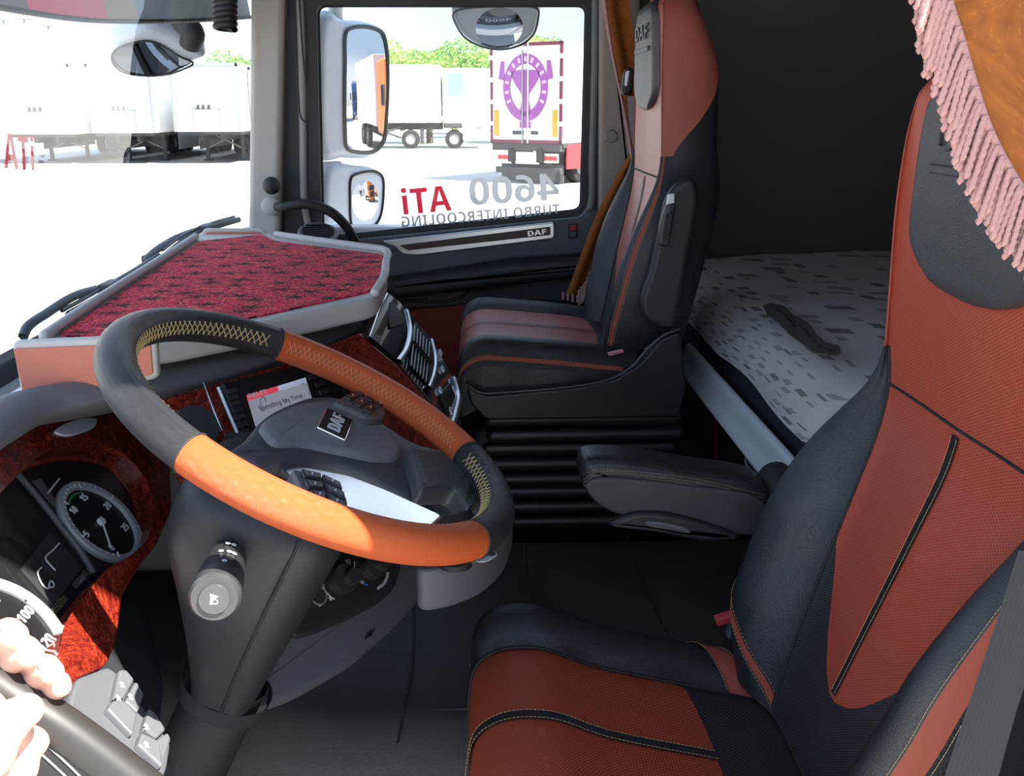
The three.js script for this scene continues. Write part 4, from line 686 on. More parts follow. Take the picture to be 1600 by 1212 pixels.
  { const SK = frame(WF.pt(610, 785, -0.012), V(0.35, 0, -1), V(-0.95, 0.26, -0.2)), nv = V(0.24, 0.968, -0.09).normalize(), SP = frame(SK.o, V(0, 0.093, -1).projectOnPlane(nv), V(-1, 0.25, 0).projectOnPlane(nv)); // polished face tipped towards the passenger window
    part('spoke', SP.put(ex(poly(SP.locs([[436, 726], [470, 728], [545, 742], [603, 764], [693, 805], [664, 832], [600, 812], [540, 806], [478, 778]]), 0.008), 0.012, 0.003, 3), 0, 0, -0.012), std(S(0.86, 0.87, 0.88), 0.22, { metalness: 1 }), t, 'bright silver lower spoke'); }
  spoke([[640, 694], [706, 712], [748, 722], [770, 760], [735, 792], [712, 760], [660, 762]], -0.012, 0.03, M.darkGrey, 'black lower spoke', 0.01);
  spoke([[640, 786], [700, 800], [735, 790], [752, 812], [700, 826], [664, 820]], -0.020, 0.025, rimBlack, 'black leather bridge', 0.008);
  const pod = (l, h, keys) => { const p = part('button_pod', WF.put(ex(poly(P(l, h), 0.012), 0.03, 0.006, 4), 0, 0, h - 0.03), std(S(0.10, 0.10, 0.105), 0.35), t); for (const k of keys) { const b = part('button', WF.put(ex(poly(P(k, h), 0.003), 0.006, 0.002, 3), 0, 0, h - 0.002), std(S(0.03, 0.031, 0.033), 0.25), p); const m = P(k, h).reduce((s, q) => [s[0] + q[0] / k.length, s[1] + q[1] / k.length], [0, 0]); part('button_symbol', WF.put(rbox(-0.0025, 0.0025, -0.0008, 0.0008, 0, 0.0006, 0.0002, 1), m[0], m[1], h + 0.0041), M.white, b); } };
  pod([[456, 730], [470, 732], [526, 752], [546, 776], [544, 806], [522, 800], [480, 778]], -0.012, [[[468, 736], [500, 743], [500, 752], [474, 749]], [[502, 744], [530, 757], [534, 768], [503, 753]], [[473, 752], [502, 757], [504, 767], [480, 765]], [[505, 758], [536, 772], [538, 784], [507, 768]], [[482, 768], [506, 772], [508, 784], [492, 781]], [[509, 773], [538, 788], [538, 800], [511, 786]]]);
  pod([[520, 626], [545, 612], [572, 604], [596, 610], [607, 628], [603, 650], [580, 652], [548, 638]], -0.014, [[[536, 622], [552, 614], [562, 620], [547, 628]], [[556, 612], [574, 607], [582, 614], [565, 620]], [[550, 630], [564, 623], [576, 630], [562, 638]], [[568, 622], [584, 616], [592, 624], [579, 630]], [[565, 640], [578, 633], [588, 638], [578, 648]], [[582, 632], [595, 626], [602, 634], [591, 640]]]);
}
// ---------------------------------------------------------------- mirrors on the lorry
function fanPatch(f, pts, h, bulge = 0) { // filled outline, optionally domed
  const c = pts.reduce((s, q) => [s[0] + q[0] / pts.length, s[1] + q[1] / pts.length], [0, 0]);
  const loop = new THREE.CatmullRomCurve3(pts.map(([a, b]) => V(a, b, 0)), true, 'centripetal').getPoints(80);
  return grid(80, 12, (a, b) => { const q = loop[Math.round(a * 80) % 80], x = (q.x - c[0]) * b, y = (q.y - c[1]) * b; return { p: f.at(c[0] + x, c[1] + y, h - bulge * (x * x + y * y)) }; });
}
{
  const f = frame(pz(572, 140, -3.02), V(0.58, 0, -0.81), V(0, 1, 0));
  const up = f.locs([[541, 50], [552, 43], [580, 43], [598, 52], [604, 75], [606, 125], [604, 180], [600, 220], [586, 236], [555, 237], [542, 231], [539, 200], [539, 100]]);
  let t = thing('main_mirror', 'tall pale door mirror outside the passenger window', 'mirror', pz(545, 360, -3.05));
  const shell = f.locs([[500, 60], [506, 28], [520, 15], [540, 28], [580, 33], [602, 44], [611, 75], [613, 125], [611, 190], [606, 228], [588, 246], [545, 247], [515, 250], [502, 225], [499, 120]]);
  const sh = part('housing', f.put(ex(blob(shell), 0.10, 0.03, 6), 0, 0, -0.102), M.mirrorShell, t);
  part('rim', f.put(new THREE.TubeGeometry(curve(up.map(([a, b]) => V(a, b, 0)), true), 90, 0.006, 8, true)), M.rubber, sh);
  part('mirror_glass', fanPatch(f, up, 0.002, 0.12), M.mirrorGlass, t);
  part('bracket', tube([pz(522, -40, -2.98), pz(524, 0, -2.98), pz(524, 60, -3.02), pz(522, 200, -3.02), pz(523, 246, -3.02)], 0.022, 40, 12), M.mirrorShell, t);
  const lo = f.locs([[549, 278], [560, 271], [587, 268], [598, 277], [599, 310], [593, 342], [574, 362], [556, 365], [549, 350], [547, 310]]);
  t = thing('wide_angle_mirror', 'small lower wide angle mirror below the tall door mirror', 'mirror', pz(560, 372, -3.05));
  part('housing', f.put(ex(blob(f.locs([[510, 270], [524, 254], [560, 258], [590, 262], [606, 274], [607, 312], [600, 348], [577, 370], [550, 374], [515, 372], [506, 320]])), 0.09, 0.028, 6), 0, 0, -0.092), M.mirrorShell, t);
  part('bracket', bar(pz(523, 252, -3.03), pz(528, 400, -2.99), 0.020, 12), M.mirrorShell, t);
  part('rim', f.put(new THREE.TubeGeometry(curve(lo.map(([a, b]) => V(a, b, 0)), true), 80, 0.004, 8, true)), M.rubber, t);
  part('mirror_glass', fanPatch(f, lo, 0.002, 1.1), M.mirrorGlass, t);
  const k = frame(pz(776, 45, -2.93), V(1, 0, -0.05), V(0, 0.75, 0.66));
  const kp = k.locs([[709, 20], [714, 41], [728, 60], [757, 74], [787, 77], [816, 69], [834, 53], [841, 28], [840, 14], [776, 10]]);
  t = thing('kerb_mirror', 'half round kerb mirror hanging above the passenger window', 'mirror', pz(776, 78, -2.95));
  part('housing', k.put(ex(blob(k.locs([[706, 18], [712, 44], [728, 64], [757, 78], [787, 81], [817, 73], [837, 56], [845, 28], [842, 8], [776, -2], [712, 8]])), 0.06, 0.02, 5), 0, 0, -0.064), std(S(0.34, 0.38, 0.42), 0.4), t);
  part('rim', k.put(new THREE.TubeGeometry(curve(kp.map(([a, b]) => V(a, b, 0)), true), 80, 0.003, 8, true)), M.rubber, t);
  part('mirror_glass', fanPatch(k, kp, 0.002, 1.3), M.mirrorGlass, t);
  part('arm', rbox(-0.06, 0.06, 0, 0.16, -0.03, 0.03, 0.015, 3).translate(...pz(780, 12, -2.96).toArray()), M.rubber, t);
  const g = frame(pz(240, 85, -2.60), V(0.96, 0, -0.28), V(0.1, 0.72, 0.69));
  const gp = g.locs([[175, 86], [184, 76], [228, 64], [250, 70], [280, 88], [302, 99], [282, 110], [258, 117], [220, 118], [190, 112], [176, 98]]);
  t = thing('front_mirror', 'pale front mirror seen through the top of the windscreen', 'mirror', pz(240, 118, -2.62));
  part('housing', g.put(ex(blob(g.locs([[171, 88], [176, 68], [226, 45], [268, 55], [302, 72], [322, 92], [304, 102], [285, 113], [260, 120], [220, 121], [188, 115], [172, 100]])), 0.07, 0.022, 5), 0, 0, -0.074), M.mirrorShell, t);
  part('rim', g.put(new THREE.TubeGeometry(curve(gp.map(([a, b]) => V(a, b, 0)), true), 80, 0.0025, 8, true)), M.rubber, t);
  part('mirror_glass', fanPatch(g, gp, 0.002, 1.1), M.mirrorGlass, t);
  part('arm', tube([pz(262, -40, -2.60), pz(268, 5, -2.60), pz(288, 36, -2.58), pz(302, 52, -2.56), pz(298, 70, -2.58)], 0.028, 30, 14), M.rubber, t);
}
{ // smoked visor along the top of the windscreen
  const solve = (u, v) => { let p; let z = -2; for (let i = 0; i < 40; i++) { const x = wsX(Math.max(z, -2.74), 2.45) - 0.05; p = pxx(u, v, x); z = mix(z, p.z, 0.5); } return p; };
  const low = [[-60, 2], [0, 12], [60, 22], [110, 29], [160, 33], [220, 34], [280, 33], [330, 31], [392, 27]].map(([u, v]) => solve(u, v)), c = curve(low);
  const t = thing('sun_visor', 'smoked sun visor across the top of the windscreen', 'visor', V(-0.8, 2.4, -2));
  const band = (a0, a1, mat, name, off = 0) => part(name, grid(24, 6, (a, b) => { const p = c.getPoint(mix(a0, a1, a)); return { p: V(p.x - off - b * 0.05, p.y + b * 0.36, p.z) }; }), mat, t);
  const vis = (r, g, b) => std(S(r, g, b), 0.9, { transmission: 0.5, thickness: 0 });
  band(0, 0.22, vis(0.12, 0.11, 0.11), 'visor_panel'); band(0.22, 0.52, vis(0.50, 0.08, 0.10), 'visor_panel'); band(0.52, 0.62, vis(0.26, 0.19, 0.12), 'visor_panel'); band(0.62, 0.74, vis(0.14, 0.17, 0.20), 'visor_panel'); band(0.74, 1, vis(0.15, 0.17, 0.17), 'visor_panel');  // red band is a reflection put into the visor colour
  part('visor_edge', new THREE.TubeGeometry(c, 60, 0.005, 6), M.rubber, t);
}
{ // wipers outside the glass
  const wp_ = (u, v, off) => { let z = -1.4, p; for (let i = 0; i < 40; i++) { p = pxx(u, v, wsX(clamp(z, -2.7, -0.6), 1.9) - off); z = mix(z, p.z, 0.5); } return p; };
  const wiper = (label, arm, blade) => {
    const pts = arm.map(([u, v]) => wp_(u, v, 0.055)), t = thing('wiper', label, 'wiper', pts[0].clone());
    part('arm', tube(pts, 0.0085, 40, 8), std(S(0.07, 0.085, 0.095), 0.5), t);
    const b = blade.map(([u, v]) => wp_(u, v, 0.035));
    const bl = part('blade', tube(b, 0.008, 40, 6), M.rubber, t);
    part('blade_spine', tube(b.map((p) => p.clone().add(V(-0.012, 0.008, 0))), 0.004, 40, 6), std(S(0.10, 0.12, 0.13), 0.4), bl);
    const m = b[Math.floor(b.length / 2)].clone().lerp(pts[pts.length - 1], 0.3);
    part('clip', rbox(-0.012, 0.012, -0.014, 0.014, -0.035, 0.035, 0.004).translate(m.x, m.y, m.z), std(S(0.05, 0.055, 0.06), 0.5), t);
    return t;
  };
  wiper('nearer black windscreen wiper beside the table, low on the glass', [[36, 526], [42, 512], [75, 488], [115, 463], [150, 452]], [[108, 492], [140, 474], [180, 450], [220, 426], [256, 402]]);
  wiper('farther black windscreen wiper with its tip before the front pillar', [[228, 410], [232, 402], [265, 377], [300, 362], [330, 354]], [[262, 396], [290, 375], [318, 361], [345, 351], [373, 343]]);
}
{ // reflected word in the windscreen, put on the glass as coloured letters
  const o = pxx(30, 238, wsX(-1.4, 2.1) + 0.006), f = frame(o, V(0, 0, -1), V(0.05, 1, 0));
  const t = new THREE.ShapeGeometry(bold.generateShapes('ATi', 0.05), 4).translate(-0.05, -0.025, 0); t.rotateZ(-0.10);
  part('stuck_or_reflected_word', f.put(t, 0, 0, 0), std(S(0.62, 0.10, 0.12), 1, { transmission: 0.5, thickness: 0 }), scene.getObjectByName('window_1'));
}
// ---------------------------------------------------------------- trailers and lorries in the yard
M.tyre = std(S(0.02, 0.02, 0.021), 0.85); M.chassis = std(S(0.05, 0.052, 0.055), 0.7); M.hub = std(S(0.30, 0.30, 0.31), 0.5);
const white = std(S(0.82, 0.83, 0.84), 0.45), whiteEdge = std(S(0.25, 0.27, 0.28), 0.5), darkGlass = std(S(0.03, 0.05, 0.07), 0.08);
// a local frame per vehicle: x across or along as the builder says, y up, origin on the ground
function vehicle(name, label, category, at, turn, group) { const t = thing(name, label, category, at, group); t.rotation.y = turn; return t; }
function lp(name, geo, mat, parent, label) { if (Array.isArray(geo)) geo = join(geo); const m = new THREE.Mesh(geo, mat); m.name = name; m.castShadow = m.receiveShadow = true; if (label) m.userData.label = label; parent.add(m); return m; }
function wheel(parent, x, y, z, r, w, axis = 'x') {
  const g = new THREE.LatheGeometry([[r * 0.55, -w / 2], [r * 0.93, -w / 2], [r, -w * 0.35], [r, w * 0.35], [r * 0.93, w / 2], [r * 0.55, w / 2]].map(([a, b]) => new THREE.Vector2(a, b)), 28);
  const h = new THREE.CylinderGeometry(r * 0.56, r * 0.56, w * 0.7, 20);
  for (const q of [g, h]) { if (axis === 'x') q.rotateZ(Math.PI / 2); else q.rotateX(Math.PI / 2); q.translate(x, y, z); }
  const m = lp('wheel', g, M.tyre, parent); lp('wheel_hub', h, M.hub, m); return m;
}
function frontTrailer(label, u0, u1, v0, v1, z) { // parked with its headboard towards us, body running away
  const a = pz(u0, v0, z), b = pz(u1, v1, z), w = b.x - a.x, H = a.y, y0 = b.y, L = 13;
  const t = vehicle('box_trailer', label, 'trailer', V((a.x + b.x) / 2, 0, z), 0, 'white box trailers parked in a row');
  lp('body', rbox(-w / 2, w / 2, y0, H, -L, 0, 0.06, 3), white, t);
  for (const s of [-1, 1]) lp('corner_post', rbox(s * w / 2 - s * 0.12, s * w / 2, y0, H, -0.02, 0.03, 0.015), whiteEdge, t);
  lp('roof_edge', rbox(-w / 2, w / 2, H - 0.14, H, -0.02, 0.03, 0.015), whiteEdge, t);
  const pnl = lp('connection_panel', [rbox(-0.55, -0.49, y0 + 0.02, y0 + 0.9, 0, 0.04, 0.01), rbox(0.49, 0.55, y0 + 0.02, y0 + 0.9, 0, 0.04, 0.01), rbox(-0.55, 0.55, y0 + 0.86, y0 + 0.92, 0, 0.04, 0.01)], whiteEdge, t);
  for (const x of [-0.3, -0.1, 0.12]) lp('coupling', rbox(x - 0.05, x + 0.05, y0 + 0.86, y0 + 1.05, 0.03, 0.12, 0.02), M.chassis, pnl);
  lp('chassis_beam', [rbox(-0.5, -0.35, y0 - 0.35, y0, -L + 0.2, -0.4), rbox(0.35, 0.5, y0 - 0.35, y0, -L + 0.2, -0.4), rbox(-w / 2 + 0.1, w / 2 - 0.1, y0 - 0.12, y0, -L, -0.1)], M.chassis, t);
  for (const s of [-1, 1]) { const leg = lp('landing_leg', [rbox(s * 0.75 - 0.07, s * 0.75 + 0.07, 0.06, y0, -2.6, -2.46, 0.01), rbox(s * 0.75 - 0.16, s * 0.75 + 0.16, 0, 0.07, -2.68, -2.38, 0.01)], M.chassis, t); lp('brace', bar(V(s * 0.75, 0.5, -2.5), V(-s * 0.55, y0 - 0.1, -2.5), 0.035, 6), M.hub, leg); }
  lp('side_guard', [rbox(-w / 2 + 0.06, -w / 2 + 0.1, 0.45, y0 - 0.15, -9, -3.2), rbox(w / 2 - 0.1, w / 2 - 0.06, 0.45, y0 - 0.15, -9, -3.2)], whiteEdge, t);
  for (const zz of [-9.6, -10.9, -12.2]) for (const s of [-1, 1]) wheel(t, s * (w / 2 - 0.25), 0.5, zz, 0.5, 0.34);
  return t;
}
frontTrailer('white box trailer headboard at the far left of the yard', -8, 121, 99, 210, -40);
frontTrailer('white box trailer below the front mirror, second from left', 131, 244, 99, 208, -40);
frontTrailer('white box trailer third from left, just left of the beige pillar', 262, 379, 98, 206, -40);
frontTrailer('white trailer mostly hidden by the beige front pillar', 386, 470, 104, 202, -41.5);
{ // lorry standing sideways behind the door mirror
  const z = -54, X = (u) => pz(u, 165, z).x, Y = (v) => Math.max(pz(700, v, z).y, 0);
  const t = vehicle('white_lorry', 'white lorry standing sideways behind the door mirror', 'lorry', V(X(690), 0, z), 0), ox = X(690), q = (a, b, c, d, z0, z1, r = 0.05) => rbox(X(a) - ox, X(b) - ox, Y(d), Y(c), z0, z1, r);
  lp('cargo_box', q(565, 689, 101, 192, -2.5, 0, 0.06), white, t);
  const cab = lp('cab', q(692, 768, 106, 200, -2.45, 0.0, 0.18), white, t);
  lp('side_window', q(700, 724, 113, 149, -0.02, 0.03, 0.02), std(S(0.20, 0.33, 0.40), 0.1), cab);
  lp('cab_step', q(686, 722, 181, 190, -0.02, 0.05, 0.02), whiteEdge, cab);
  lp('chassis', [q(560, 690, 193, 203, -1.9, -0.6), q(570, 576, 200, 222, -0.4, -0.2), q(655, 661, 200, 224, -0.4, -0.2), bar(V(X(575) - ox, Y(198), -0.2), V(X(625) - ox, Y(215), -0.2), 0.06), bar(V(X(575) - ox, Y(215), -0.2), V(X(625) - ox, Y(198), -0.2), 0.06)], M.chassis, t);
  lp('fuel_tank', q(722, 764, 201, 220, -0.6, 0.05, 0.1), std(S(0.42, 0.45, 0.46), 0.4), t);
  lp('mudguard', q(692, 722, 192, 200, -0.5, 0.02, 0.05), M.chassis, t);
  for (const u of [709, 640, 585]) wheel(t, X(u) - ox, 0.5, -0.25, 0.5, 0.35, 'z');
}
{ // trailer seen from behind, with emblem; turned a little so that its side shows
  const A = pz(767, 272, -30), ang = 0.62, t = vehicle('emblem_trailer', 'white trailer with a purple round emblem on its rear doors', 'trailer', V(A.x, 0, A.z), -ang);
  const w = 2.5, H = 4.0, y0 = 1.18, L = 12; // local: rear doors on z = 0 from x = 0 to w
  const maroon = std(S(0.16, 0.03, 0.06), 0.5), purple = std(S(0.30, 0.09, 0.30), 0.6);
  lp('body', rbox(0, w, y0, H, -L, -0.03, 0.04), white, t);
  lp('door_frame', [rbox(0, w, H - 0.10, H, -0.04, 0.02, 0.01), rbox(0, w, y0, y0 + 0.1, -0.04, 0.02, 0.01), rbox(0, 0.1, y0, H, -0.04, 0.02, 0.01), rbox(w - 0.1, w, y0, H, -0.04, 0.02, 0.01)], maroon, t);
  for (const s of [0, 1]) { const x0 = s ? w / 2 + 0.01 : 0.1, x1 = s ? w - 0.1 : w / 2 - 0.01; const d = lp('rear_door', rbox(x0, x1, y0 + 0.1, H - 0.1, -0.03, 0.015, 0.01), white, t); for (const x of s ? [x0 + 0.08] : [x1 - 0.08]) lp('lock_rod', bar(V(x, y0, 0.04), V(x, H, 0.04), 0.025, 8), M.hub, d); lp('reflector', rbox(s ? x1 - 0.22 : x0 + 0.04, s ? x1 - 0.04 : x0 + 0.22, y0 + 0.2, y0 + 0.95, 0.01, 0.025, 0.005), std(S(0.75, 0.32, 0.03), 0.4), d, 'orange reflector strip'); for (let i = 0; i < 4; i++) lp('hinge', rbox(s ? w - 0.14 : -0.02, s ? w + 0.02 : 0.14, y0 + 0.5 + i * 0.62, y0 + 0.62 + i * 0.62, 0, 0.05, 0.01), white, d); }
  const ring = new THREE.Shape().absellipse(0, 0, 0.78, 0.95, 0, TAU); ring.holes.push(new THREE.Path().absellipse(0, 0, 0.52, 0.66, 0, TAU));
  const em = lp('emblem', [ex(ring, 0.012, 0.002, 1, 40).translate(w / 2, 2.75, 0.012), ex(blob([[-0.5, 0.42], [0, 0.5], [0.5, 0.42], [0.36, 0.1], [0.14, -0.2], [0.16, -0.75], [-0.16, -0.75], [-0.14, -0.2], [-0.36, 0.1]]), 0.012, 0.002).translate(w / 2, 2.75, 0.012), ex(poly([[-0.95, 0.25], [-0.72, 0.2], [-0.72, 0.75], [-0.86, 0.75]]), 0.012, 0.002).translate(w / 2, 2.75, 0.012), ex(poly([[0.95, 0.25], [0.72, 0.2], [0.72, 0.75], [0.86, 0.75]]), 0.012, 0.002).translate(w / 2, 2.75, 0.012), rbox(w / 2 - 0.2, w / 2 + 0.2, 1.62, 1.8, 0.012, 0.024, 0.002)], purple, t, 'purple steering wheel emblem');
  lp('emblem_studs', Array.from({ length: 13 }, (_, i) => { const a = mix(-0.5, Math.PI + 0.5, i / 12); return rbox(-0.04, 0.04, -0.07, 0.07, 0.02, 0.028, 0.004, 1).rotateZ(a - Math.PI / 2).translate(w / 2 + Math.cos(a) * 0.65, 2.75 + Math.sin(a) * 0.8, 0); }), std(S(0.62, 0.40, 0.60), 0.6), em);
  lp('maker_plate', [rbox(w / 2 - 0.45, w / 2 - 0.05, y0 + 0.25, y0 + 0.36, 0.012, 0.024, 0.003), rbox(w / 2 + 0.2, w / 2 + 0.45, y0 + 0.25, y0 + 0.36, 0.012, 0.024, 0.003)], M.chassis, t);
  const bumper = lp('bumper', [rbox(0.05, w - 0.05, y0 - 0.22, y0, -0.3, 0.0, 0.02), rbox(0.1, w - 0.1, 0.30, 0.48, -0.25, -0.1, 0.02)], M.chassis, t);
  lp('number_plate', rbox(w / 2 - 0.42, w / 2 + 0.42, y0 - 0.6, y0 - 0.25, -0.12, -0.09, 0.01), white, bumper);
  for (const s of [0.18, w - 0.68]) { lp('lamp_board', rbox(s, s + 0.5, y0 - 0.55, y0 - 0.28, -0.14, -0.1, 0.01), white, bumper); for (let i = 0; i < 3; i++) lp('tail_lamp', new THREE.CylinderGeometry(0.07, 0.07, 0.05, 14).rotateX(Math.PI / 2).translate(s + 0.1 + i * 0.15, y0 - 0.42, -0.09), std(S(0.6, 0.03, 0.02), 0.3), bumper, 'red tail lamp'); }
  for (const s of [0.75, w - 0.75]) lp('buffer', rbox(s - 0.11, s + 0.11, y0 - 0.55, y0 - 0.15, -0.1, 0.05, 0.04), M.rubber, bumper);
  lp('mud_flap', rbox(0.15, w - 0.15, 0.05, y0 - 0.62, -0.4, -0.36, 0.01), std(S(0.10, 0.105, 0.11), 0.7), t);
  lp('side_locker', rbox(w - 0.04, w + 0.01, 0.45, y0 - 0.02, -8, -0.3, 0.01), std(S(0.42, 0.035, 0.04), 0.5), t, 'red lower side panel');
  lp('chassis_rail', rbox(w - 0.35, w + 0.005, y0 - 0.12, y0 + 0.02, -L, -0.1, 0.01), M.chassis, t);
  for (const zz of [-1.4, -2.7, -4.0]) for (const x of [0.3, w - 0.3]) wheel(t, x, 0.5, zz, 0.5, 0.34);
}
function yardLorry(label, x, z, turn, paint, group) { // seen only in the mirrors: cab and box
  const t = vehicle('parked_lorry', label, 'lorry', V(x, 0, z), turn, group); // local: faces -x
  const cab = lp('cab', rbox(-1.1, 1.1, 0.9, 3.7, -1.25, 1.25, 0.15, 3), paint, t);
  lp('windscreen', rbox(-1.13, -1.05, 1.95, 2.8, -1.1, 1.1, 0.04), darkGlass, cab); lp('grille', rbox(-1.14, -1.05, 0.95, 1.8, -0.9, 0.9, 0.03), M.chassis, cab); lp('bumper', rbox(-1.2, -0.9, 0.4, 0.9, -1.25, 1.25, 0.06), paint, cab);
  for (const s of [-1, 1]) { lp('side_window', rbox(-0.8, 0.1, 2.0, 2.75, s * 1.24, s * 1.27, 0.01), darkGlass, cab); lp('headlamp', rbox(-1.22, -1.15, 0.55, 0.75, s * 0.9 - 0.15, s * 0.9 + 0.15, 0.03), white, cab); lp('door_mirror', rbox(-1.05, -0.9, 2.0, 2.7, s * 1.4, s * 1.55, 0.04), M.chassis, cab); }
  lp('cargo_box', rbox(1.6, 8, 1.1, 4, -1.25, 1.25, 0.05), white, t); lp('chassis', rbox(-0.8, 8, 0.6, 1.0, -0.5, 0.5, 0.03), M.chassis, t);
  for (const xx of [-0.3, 4.6, 6.2]) for (const s of [-1, 1]) wheel(t, xx, 0.5, s * 1.0, 0.5, 0.32, 'z');
  return t;
}
const orangePaint = std(S(0.75, 0.20, 0.02), 0.35), bluePaint = std(S(0.05, 0.12, 0.42), 0.35);
yardLorry('orange lorry reflected at the right edge of the tall door mirror', 17.5, -9.2, 0, orangePaint);
yardLorry('farther orange lorry reflected in the lower wide angle mirror', 26, -17, 0, orangePaint);
yardLorry('blue lorry reflected small near the top of the tall door mirror', 52, -13.5, 0.2, bluePaint);
yardLorry('white lorry reflected beside the blue lorry in the door mirror', 50, -8.8, 0.2, white);
// ---------------------------------------------------------------- trees, poles
{
  const leafMat = [std(S(0.34, 0.48, 0.12), 0.8, { transmission: 0.35, thickness: 0 }), std(S(0.26, 0.42, 0.10), 0.8, { transmission: 0.35, thickness: 0 })], bark = std(S(0.10, 0.08, 0.06), 0.9);
  const crown = (w, h, n) => { const out = [], lobes = Array.from({ length: 9 }, () => { const a = rr(0, 6.283), r = Math.sqrt(rnd()) * 0.6; return [Math.cos(a) * r * w, rr(0.25, 0.85) * h, Math.sin(a) * r * w, rr(0.32, 0.5) * w]; });
    const pos = [], uv = []; for (let i = 0; i < n; i++) { const L = lobes[i % 9], th = rr(0, 6.283), cz = rr(-1, 1), s = Math.sqrt(1 - cz * cz), r = L[3] * Math.pow(rnd(), 0.25); const c = V(L[0] + r * s * Math.cos(th), L[1] + r * cz * 0.85, L[2] + r * s * Math.sin(th)); const k = rr(0.10, 0.2), q = new THREE.Quaternion().setFromEuler(new THREE.Euler(rr(0, 6), rr(0, 6), rr(0, 6))); const P = [[-k, 0], [0, -k * 0.5], [k, 0], [0, k * 0.5]].map(([a, b]) => V(a, b, 0).applyQuaternion(q).add(c)); for (const m of [0, 1, 2, 0, 2, 3]) { pos.push(P[m].x, P[m].y, P[m].z); uv.push(0, 0); } }
    const g = new THREE.BufferGeometry(); g.setAttribute('position', new THREE.Float32BufferAttribute(pos, 3)); g.setAttribute('uv', new THREE.Float32BufferAttribute(uv, 2)); g.computeVertexNormals(); return g; };
  const crowns = [crown(4.2, 7, 7000), crown(4.6, 6.6, 7000), crown(3.8, 7.6, 7000)], trunk = new THREE.CylinderGeometry(0.16, 0.26, 4, 8).translate(0, 2, 0);
  const spots = [[470, 70, 62], [520, 66, 72], [580, 68, 82], [625, 62, 92], [668, 66, 62], [708, 68, 72], [748, 60, 82], [800, 56, 92], [850, 50, 62], [892, 40, 72], [934, 46, 82], [384, 84, 86]];
  const where = ['half behind the front pillar edge', 'just right of the pillar above the mirror bracket', 'behind the top of the tall door mirror', 'right of the tall mirror, above the lorry roof', 'above the middle of the white lorry', 'below the left end of the kerb mirror', 'right below the kerb mirror', 'above the emblem trailer, left corner', 'above the emblem trailer roof', 'behind the right trailer corner, tallest', 'cut by the right window frame', 'left of the beige pillar in the windscreen'];
  spots.forEach(([u, v, d], i) => { const p = pz(u, v, -d), t = vehicle('leafy_tree', 'bright green leafy tree ' + where[i], 'tree', V(p.x, 0, -d), rr(0, 6), 'trees beyond the yard'); const s = p.y / 8.0; t.scale.set(Math.max(s, 0.9), s, Math.max(s, 0.9)); lp('foliage', crowns[i % 3].clone().translate(0, 0.9, 0), leafMat[i % 2], t).userData.kind = 'stuff'; lp('trunk', trunk.clone(), bark, t); });
}
for (const [u, v, w] of [[5, 30, 'leftmost'], [37, 28, 'middle'], [75, 38, 'rightmost']]) { const p = pz(u, v, -62); const t = vehicle('lamp_post', w + ' of three thin lamp posts far away at the upper left', 'lamp post', V(p.x, 0, -62), 0, 'lamp posts'); lp('pole', new THREE.CylinderGeometry(0.06, 0.11, p.y, 10).translate(0, p.y / 2, 0), whiteEdge, t); lp('lamp_head', rbox(-0.5, 0.5, p.y - 0.1, p.y + 0.1, -0.15, 0.15, 0.05), whiteEdge, t); }
